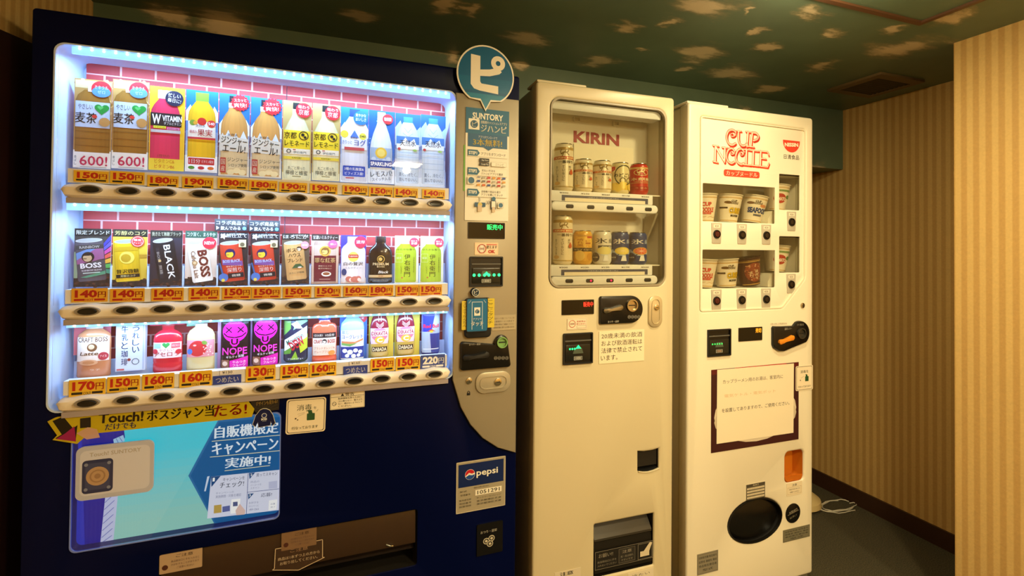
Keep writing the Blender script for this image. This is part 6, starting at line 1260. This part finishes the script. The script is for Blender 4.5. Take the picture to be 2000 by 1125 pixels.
# lettering on the panel
def logo():
    a, b = N.px(1392, 284, FPW), N.px(1503, 329, FPW); c = N.px(1415.6, 249, FPW)
    p0 = N.px(1391, 322, FPW); p1 = N.px(1504, 250, FPW); W_, H_ = p1[0]-p0[0], N.px(1447, 250, FPW)[1]-N.px(1447, 346, FPW)[1]
    A = Art(W_, H_)
    q0 = N.px(1391, 338, FPW); zb_ = N.px(1447, 346, FPW)[1]
    def M_(x, y): p = N.px(1370+x/6.25, 240+y/6.25, FPW); return ((p[0]-q0[0])/W_, (p[1]-zb_)/H_)
    C1 = [(415, 112), (392, 92), (362, 86), (330, 100), (310, 140), (306, 185), (318, 230), (345, 262), (380, 270), (412, 250)]
    THICK = [C1, [(452, 105), (450, 190), (462, 245), (492, 276), (530, 275), (556, 245)], [(566, 112), (554, 286)], [(618, 122), (600, 288)], [(618, 120), (665, 126), (692, 160), (678, 200), (634, 216)],
             [(168, 290), (164, 465)], [(172, 290), (280, 475)], [(284, 305), (280, 478)], [(402, 345), (372, 312), (330, 325), (306, 380), (306, 430), (328, 474), (366, 492), (398, 476)], [(516, 352), (488, 318), (446, 330), (420, 385), (420, 440), (444, 486), (484, 506), (516, 494)],
             [(548, 328), (542, 505)], [(632, 340), (626, 515)], [(722, 348), (716, 520)]]
    THIN = [[(415, 112), (412, 148), (384, 166), (360, 160), (356, 136), (374, 128)], [(428, 96), (484, 102)], [(540, 106), (600, 114)], [(600, 114), (650, 120)], [(548, 282), (640, 296)], [(138, 274), (206, 284)], [(250, 298), (318, 304)], [(140, 470), (196, 482)],
            [(402, 345), (398, 374), (372, 384), (354, 372), (362, 352)], [(516, 352), (508, 386), (484, 394), (470, 378), (480, 362)], [(500, 320), (600, 332)], [(590, 333), (690, 345)], [(690, 342), (806, 354), (818, 396)], [(722, 432), (784, 440)], [(498, 506), (600, 518)], [(590, 514), (690, 526)], [(690, 524), (806, 540), (822, 494)]]
    def smooth(L):
        if len(L) < 4: return L
        out = []; Q = [L[0]]+L+[L[-1]]
        for i in range(1, len(Q)-2):
            p0, p1, p2, p3 = Q[i-1:i+3]
            for k in range(4):
                t = k/4; out.append(tuple(.5*(2*p1[j]+(p2[j]-p0[j])*t+(2*p0[j]-5*p1[j]+4*p2[j]-p3[j])*t*t+(3*p1[j]-p0[j]-3*p2[j]+p3[j])*t**3) for j in (0, 1)))
        return out+[L[-1]]
    THICK = [smooth(L) for L in THICK]; THIN = [smooth(L) for L in THIN]
    def stroke(P_, t, col, dx=0, dy=0):
        for p in P_: m = M_(p[0]+dx, p[1]+dy); A.c(m[0], m[1], t/2/A.w, col, n=10); A.lay -= 1
        A.line([M_(x+dx, y+dy) for x, y in P_], t, col); A.lay -= 1
    for tk, th_, col, dx, dy in ((.0098, .0060, 'e0412c', 10, 18), (.0096, .0058, 'e0412c', 5, 9), (.0094, .0056, 'e0412c', 0, 0), (.0058, .0026, 'f4ead4', 0, 0)):
        for L in THICK: stroke(L, tk, col, dx, dy)
        for L in THIN: stroke(L, th_, col, dx, dy)
        A.lay += 1
    A.rr(.19, .0, .81, .135, 'e0412c', .008); A.t('カップヌードル', .5, .066, .54, .095, 'f6ecd8', bold=.03)
    q0 = N.px(1391, 338, FPW); k = link('red_lettering', A.mesh('red_lettering', PRINT), pn, 'red outlined lettering CUP NOODLE', 0); k.location = (q0[0], FPW-.0004, N.px(1447, 346, FPW)[1])
    p0 = N.px(1529, 314, FPW); p1 = N.px(1562, 277, FPW); W_, H_ = p1[0]-p0[0], N.px(1545, 274.5, FPW)[1]-N.px(1545, 312, FPW)[1]
    A = Art(W_, H_); L = [(0, 1), (1, 1)]+[(.5+.5*math.cos(math.radians(t)), .96+.58*math.sin(math.radians(t))) for t in range(0, -181, -12)]; A.poly(L[::-1], 'd8402c'); A.t('NISSIN', .5, .78, .8, .2, 'f6ecd8', bold=.04, rot=3); A.t('日清食品', .5, .14, .9, .24, '2a241c', bold=.015)
    k = link('maker_badge', A.mesh('maker_badge', PRINT), pn, 'red half-round maker badge', 0); k.location = (p0[0], FPW-.0004, N.px(1545, 312, FPW)[1])
logo()
# selection buttons
for k_, (x, y) in enumerate(((1399, 457.5), (1448.5, 459), (1496, 460), (1398.7, 587.5), (1448, 586), (1495.6, 584.5), (1545.3, 434), (1544.4, 555.6))):
    u, z = N.px(x, y, FPW); L = [(u-.024, z+.042), (u-.020, z-.034), (u+.020, z-.034), (u+.024, z+.042)]; L = L[::-1]
    o = G().pad(roundpoly(L, .003, 2), FPW-.0025, FPW, .001).build('button_plate', GREYP, pn)
    A = Art(.03, .012); A.rr(0, 0, 1, 1, 'e8e0cc', .002); A.t('¥230', .5, .5, .6, .6, '4a463c'); t = link('price_print', A.mesh('price_print', PRINT), o, None, 0); t.location = (u-.015, FPW-.0027, z+.024)
    g = G(); g.loft([[(u+a, FPW-.0025, z+b) for a, b in ell(0, 0, .0165)], [(u+a, FPW-.0065, z+b) for a, b in ell(0, 0, .0150)], [(u+a, FPW-.0065, z+b) for a, b in ell(0, 0, .0125)], [(u+a, FPW-.004, z+b) for a, b in ell(0, 0, .0115)]], mi=0)
    g.loft([[(u+a, FPW-.004, z+b) for a, b in ell(0, 0, .0113)], [(u+a, FPW-.0075, z+b) for a, b in ell(0, 0, .0100)], [(u+a, FPW-.0082, z+b) for a, b in ell(0, 0, .006)]], mi=1)
    g.build('button', [BLACK, mat('button_maroon', '4a1a18', .25) if k_ in (0, 3) else mat('button_brown', '241a14', .25)], o)
keyhole(N, 1566.7, 596.4, 0, .0105, nm)
# the cups
def cup_print(kind):
    def fn(A):
        base = {'red': 'efe4d0', 'curry': 'efe4d0', 'sea': 'efe4d0', 'brown': '4a2418', 'tomato': 'efe4d0'}[kind]
        A.r(0, 0, 1, 1, base); A.r(0, .03, 1, .06, 'c8a050'); A.r(0, .90, 1, .93, 'c8a050'); A.r(0, .955, 1, .965, 'c8a050')
        if kind == 'red':
            A.t('CUP', .5, .66, .34, .16, 'd0402c', bold=.05); A.t('NOODLE', .5, .45, .56, .18, 'd0402c', bold=.05); A.rr(.3, .28, .7, .36, 'd0402c', .003); A.t('カップヌードル', .5, .32, .34, .05, 'f4ead8')
            for i in range(2): A.line([(.05+.5*i, .16), (.15+.5*i, .2), (.3+.5*i, .16), (.5+.5*i, .2)], .0012, 'c8a050')
        elif kind == 'curry':
            A.t('CUP', .5, .8, .2, .08, '5a4a2c', bold=.05); A.t('NOODLE', .5, .72, .32, .09, '5a4a2c', bold=.05); A.c(.3, .74, .12, '6a4a20', ry=.05); A.t('CURRY', .62, .43, .54, .24, '3a2a10', bold=.09); A.t('CURRY', .62, .43, .54, .24, 'e8c020', bold=.04); A.r(.0, .5, .3, .56, '4a3820'); A.r(.42, .2, .74, .27, '3a3428'); A.t('カレー', .58, .235, .2, .05, 'f0e8d0')
        elif kind == 'sea':
            A.t('CUP', .5, .82, .2, .08, '5a5038', bold=.05); A.t('NOODLE', .5, .74, .32, .09, '5a5038', bold=.05); A.c(.25, .74, .12, '7a5a3c', ry=.05); A.c(.72, .66, .14, 'd89060', ry=.06); A.t('SEAFOOD', .55, .46, .76, .22, '1c3c78', bold=.06); A.r(.4, .24, .72, .31, '2c3c5c'); A.t('シーフード', .56, .275, .26, .05, 'f0e8d0')
        elif kind == 'brown':
            A.c(.55, .5, .36, '8a4028', ry=.36); rnd = random.Random(4)
            for i in range(40): A.c(.2+.65*rnd.random(), .2+.6*rnd.random(), .03, rnd.choice(['a85a3c', '6a3020', 'c08a60', '5a2818', 'd0a888']), n=7, ry=.025); A.lay -= 1
            A.lay += 1; A.tv('謎肉牛', .62, .6, .2, .13, 'e8d4b0', bold=.03); A.tv('炙り', .42, .55, .3, .12, 'e8d4b0', bold=.03)
        else:
            A.c(.4, .48, .24, 'b83424', ry=.2); A.t('TOMATO', .4, .46, .44, .15, 'f4ead8', bold=.05); A.c(.75, .55, .12, '5a8a40', ry=.08); A.r(.3, .76, .8, .84, '7a9a5c')
    return fn
CUPP = print_mat('print_cup', .45)
CUPM = mat('cup_white', 'efe6d4', .5); LID = mat('cup_lid', 'd8cdb4', .4)
NCUPS = [((1374, 434), .066, 'red', 0, -8, 0, 'white noodle cup with red lettering at the left edge of the upper window'), ((1420, 433.5), .066, 'curry', 4, 2, 0, 'curry noodle cup with yellow lettering in the upper window'), ((1466, 434), .074, 'sea', 9, -6, 0, 'seafood noodle cup with blue lettering in the upper window'), ((1514, 405), .088, 'tomato', 4, 6, .0545, 'tomato noodle cup on the stand in the upper window'),
         ((1372, 557), .066, 'red', 2, -8, 0, 'white noodle cup with red lettering at the left edge of the lower window'), ((1418.5, 557), .066, 'curry', -4, 4, 0, 'curry noodle cup with yellow lettering in the lower window'), ((1465, 557.5), .070, 'brown', -9, 0, 0, 'dark brown noodle cup with meat picture in the lower window'), ((1514, 526), .088, 'tomato', 4, 6, .0545, 'tomato noodle cup on the stand in the lower window')]
for i, ((x, y), w, kind, tilt, yaw, lift, lab) in enumerate(NCUPS):
    u, _ = N.px(x, y, w); zb = (nzb[0] if i < 4 else nzb[1])+.0005+lift; s = 1.0 if kind != 'brown' else 1.03; H_ = .107*s; rb, rt = .034*s, .048*s
    lift2 = abs(math.sin(math.radians(tilt)))*rb
    c = empty('noodle_cup', N.world(u, w, zb+lift2), 0); c.rotation_euler = (0, math.radians(tilt), N.t+math.radians(yaw-18)); c.rotation_mode = 'XYZ'
    tag(c, lab, 'noodle cup', 'noodle cups in the white machine')
    G().lathe([(.001, .003), (rb*.85, .003), (rb*.9, 0), (rb, .001), (rt, H_-.006)], 32).build('cup_body', CUPM if kind != 'brown' else mat('cup_brown', '4a2418', .4), c)
    G().lathe([(rt, H_-.006), (rt+.003, H_-.004), (rt+.003, H_-.001), (rt, H_), (.001, H_+.0005)], 32).build('lid', LID if kind != 'brown' else mat('lid_brown', '3a2018', .4), c)
    rm = (rb+rt)/2; W_ = rm*2.5; hh = H_-.009; A = Art(W_, hh); cup_print(kind)(A)
    def mp(x, y, l, W_=W_, hh=hh, rb=rb, rt=rt, rm=rm): r = rb+(rt-rb)*(y+.001)/(hh+.004)+l+.0004; a = (x-W_/2)/rm; return (r*math.sin(a), -r*math.cos(a), y+.0015)
    link('cup_print', A.mesh('cup_print', CUPP, mp, cutx=[W_*j/16 for j in range(1, 16)]), c, None, 60)
# controls
bill_slot((1381, 644, 1426, 693.5), N, nm, 0, ((.2, .3, .4, .5, .6), .46, .03, False), None, '2a9a3c', 'c8a890')
screen((1442, 640.5, 1488, 664), '売切', 'f08a18', N, nm, 0, tx=(.84, .74, .24, .34))
s0 = N.px(1559, 650); R2 = .0475; bl_ = N.px(1506, 688); bt_ = N.px(1506, 636)
body = [(bl_[0]+.006, bl_[1]+.018), (bl_[0]+.03, bl_[1]+.004), (bl_[0]+.055, bl_[1]+.002), (bl_[0]+.085, bl_[1]+.01)]+[(s0[0]+R2*math.cos(math.radians(t)), s0[1]+R2*math.sin(math.radians(t))) for t in range(-50, 116, 11)]+[(s0[0]-.034, s0[1]+.030), (bt_[0]+.05, bt_[1]-.004), (bt_[0]+.006, bt_[1]-.002), (bt_[0], bt_[1]-.008), (bl_[0], bl_[1]+.03)]
coin_unit(N, nm, 0, body, s0, .021, (N.px(1517, 667), N.px(1543, 657)), mat('ring_dark', '4a463e', .3, metal=.5), mat('lever_orange', 'e08a24', .35), 'black teardrop coin unit with an orange lever', [('返却レバー', N.px(1534, 641)[0], N.px(1534, 641)[1], .036, .009, 'a8a498'), ('コイン投入口', s0[0]-.004, s0[1]+.034, .034, .008, 'a8a498')])
st('label_strip', (1504, 631, 1537, 633.5), lambda A: A.t('一万円、五千円、二千円札は使えません', .5, .5, .98, .8, '6a5c48'), w=0, base='e8dfca', r=0, parent=nm, frame=N, th=.0004)
# poster and the notice taped over it
def a_bowl(A):
    A.r(0, 0, 1, 1, '3a1014'); A.r(.0, .94, 1, 1, '5a1214'); A.r(.25, .955, .85, 1, 'b8241c'); A.c(.5, .42, .47, 'd8cdb8', ry=.36); A.c(.5, .46, .40, '8a6a48', ry=.29); A.c(.5, .36, .47, 'c9bda6', ry=.26); A.c(.5, .45, .42, 'efe6d4', ry=.28); A.c(.5, .5, .36, 'b8844a', ry=.22)
st('poster', (1389, 722.5, 1559, 857.5), a_bowl, w=0, base='3a1014', r=0, parent=nm, frame=N, label='dark maroon poster with a noodle bowl')
u0, z0, u1, z1 = N.rect(1400, 722.5, 1549.5, 844, -.003); A = Art(u1-u0, z1-z0, 'f0e6cc')
A.t('カップラーメン用のお湯は、客室内に', .46, .83, .78, .055, '3a3026', bold=.005); A.t('電気ケトル・電気ポット', .42, .635, .66, .045, 'dcbf98'); A.t('を設置してありますので、ご使用ください。', .5, .44, .88, .055, '3a3026', bold=.005)
sheet('paper_notice', A, PRINT, nm, (u0, -.0034, z0), .0006, base='f0e6cc', label='white paper notice with two black lines and one pale line', rot=.006)
def a_dis2(A):
    A.rr(.04, .03, .96, .97, '3a3a2c', .004); A.rr(.06, .045, .94, .955, 'f0e3c8', .004); A.t('消毒を', .5, .76, .46, .12, '2f3a22', bold=.02); A.rr(.54, .36, .74, .56, '24502c', .001); A.poly([(.58, .56), (.68, .56), (.66, .63), (.56, .65)], '24502c'); A.line([(.48, .58), (.28, .5)], .001, 'a8a088'); A.c(.26, .42, .025, '3a2c20'); A.t('行なっております', .5, .16, .72, .08, '2f3a22')
st('notice_sticker', (1553.5, 715.5, 1587, 760), a_dis2, w=-.0005, base='f0e3c8', r=.006, parent=nm, frame=N, label='small white sticker with a spray bottle at the right edge')
g = G(); g.dish(ncoin, .007, .05, .004, True); g.build('coin_cup', ORANGEP, nm)
g = G(); L = [p for p in inset(ncoin, .003) if p[1] < ncr[1]+.032]; g.loft([[(x, .006, z) for x, z in L], [(x, .012, z) for x, z in L]]); g.build('coin_flap', mat('flap_orange', 'c46a1c', .2), nm, 'orange coin flap')
def a_small(A):
    A.t('注意', .5, .8, .3, .18, '3a342a', bold=.02); A.fr(.06, .1, .94, .64, .0005, '6a6252'); A.t('商品が出たあとに', .5, .48, .7, .12, '6a6252'); A.t('お取りください', .5, .26, .6, .12, '6a6252')
st('notice_sticker', (1536, 944.5, 1566, 963), a_small, w=0, base='ecdfc2', r=.001, parent=nm, frame=N, label='small pale sticker under the orange coin cup')
def a_stripe(A):
    A.r(0, 0, 1, 1, '5a5444'); A.r(.0, .84, 1, 1, '4a4438'); A.t('取出口', .5, .91, .3, .1, 'e0d8c0')
    for i in range(4): A.r(.04, .08+.19*i, .96, .2+.19*i, 'd8ccb0'); A.lay -= 1
    A.lay += 1
    for i in range(4): A.t('手を入れないでください', .5, .14+.19*i, .8, .07, '6a6252')
st('caution_label', (1457, 947, 1493.5, 970), a_stripe, w=0, base='d8ccb0', r=0, parent=nm, frame=N, label='striped label above the oval opening')
g = G(); g.dish(nov, .007, .09, .012, True); g.build('delivery_bin', BLACKM, nm)
g = G(); g.ring(nov, inset(nov, .004), -.0025, .008); g.build('opening_rim', mat('rim_black', '141312', .3), nm)
g = G(); L = inset(nov, .007); mz = sum(p[1] for p in L)/len(L); g.loft([[(x, .016+.0*(y-mz), y) for x, y in L], [(x, .010, y) for x, y in inset(L, .012)]]); g.build('delivery_flap', mat('flap_black', '0e0d0c', .25), nm, 'black oval flap')
u0, z0, u1, z1 = N.rect(1534, 984, 1562.5, 1020); uc, zc = (u0+u1)/2, (z0+z1)/2; rr_ = (u1-u0)/2
o = G().pad([(uc+a, zc+b) for a, b in ell(0, 0, rr_)], -.002, 0, .001).build('round_label', BLACK, nm)
A = Art(2*rr_, 2*rr_); A.t('お取出口', .5, .62, .56, .12, 'b0a894', rot=14); A.line([(.12, .45), (.88, .62)], .001, 'b0a894'); A.t('右に押して', .5, .34, .5, .1, '8a8474', rot=14); k = link('marking', A.mesh('marking', PRINT), o, None, 0); k.location = (uc-rr_, -.0022, zc-rr_)
def a_plate(A): A.fr(.02, .05, .98, .95, .0008, '4a463a'); [A.t(t, .5, .8-.2*i, .86 if i < 3 else .5, .12, '3c3a30') for i, t in enumerate(('自動販売機 製造番号', '設置者 連絡先 電話', '食品衛生責任者', '型式'))]
u0, z1 = N.px(1529, 1036); u1, z0 = N.px(1581, 1046); z0 = N.px(1529, 1060)[1]; A = Art(u1-u0, z1-z0, '7e7a66'); a_plate(A); sheet('data_plate', A, TINPRINT, nm, (u0, -.0014, z0), .001, base='7e7a66', label='grey-green data plate at the lower right')
u0, z1 = N.px(1361.5, 1083); u1, _ = N.px(1402, 1077); z0 = N.px(1361.5, 1124)[1]; A = Art(u1-u0, z1-z0, '8a8472'); a_plate(A); sheet('data_plate', A, PRINT, nm, (u0, -.0014, z0), .001, base='8a8472', label='grey sticker at the lower left')
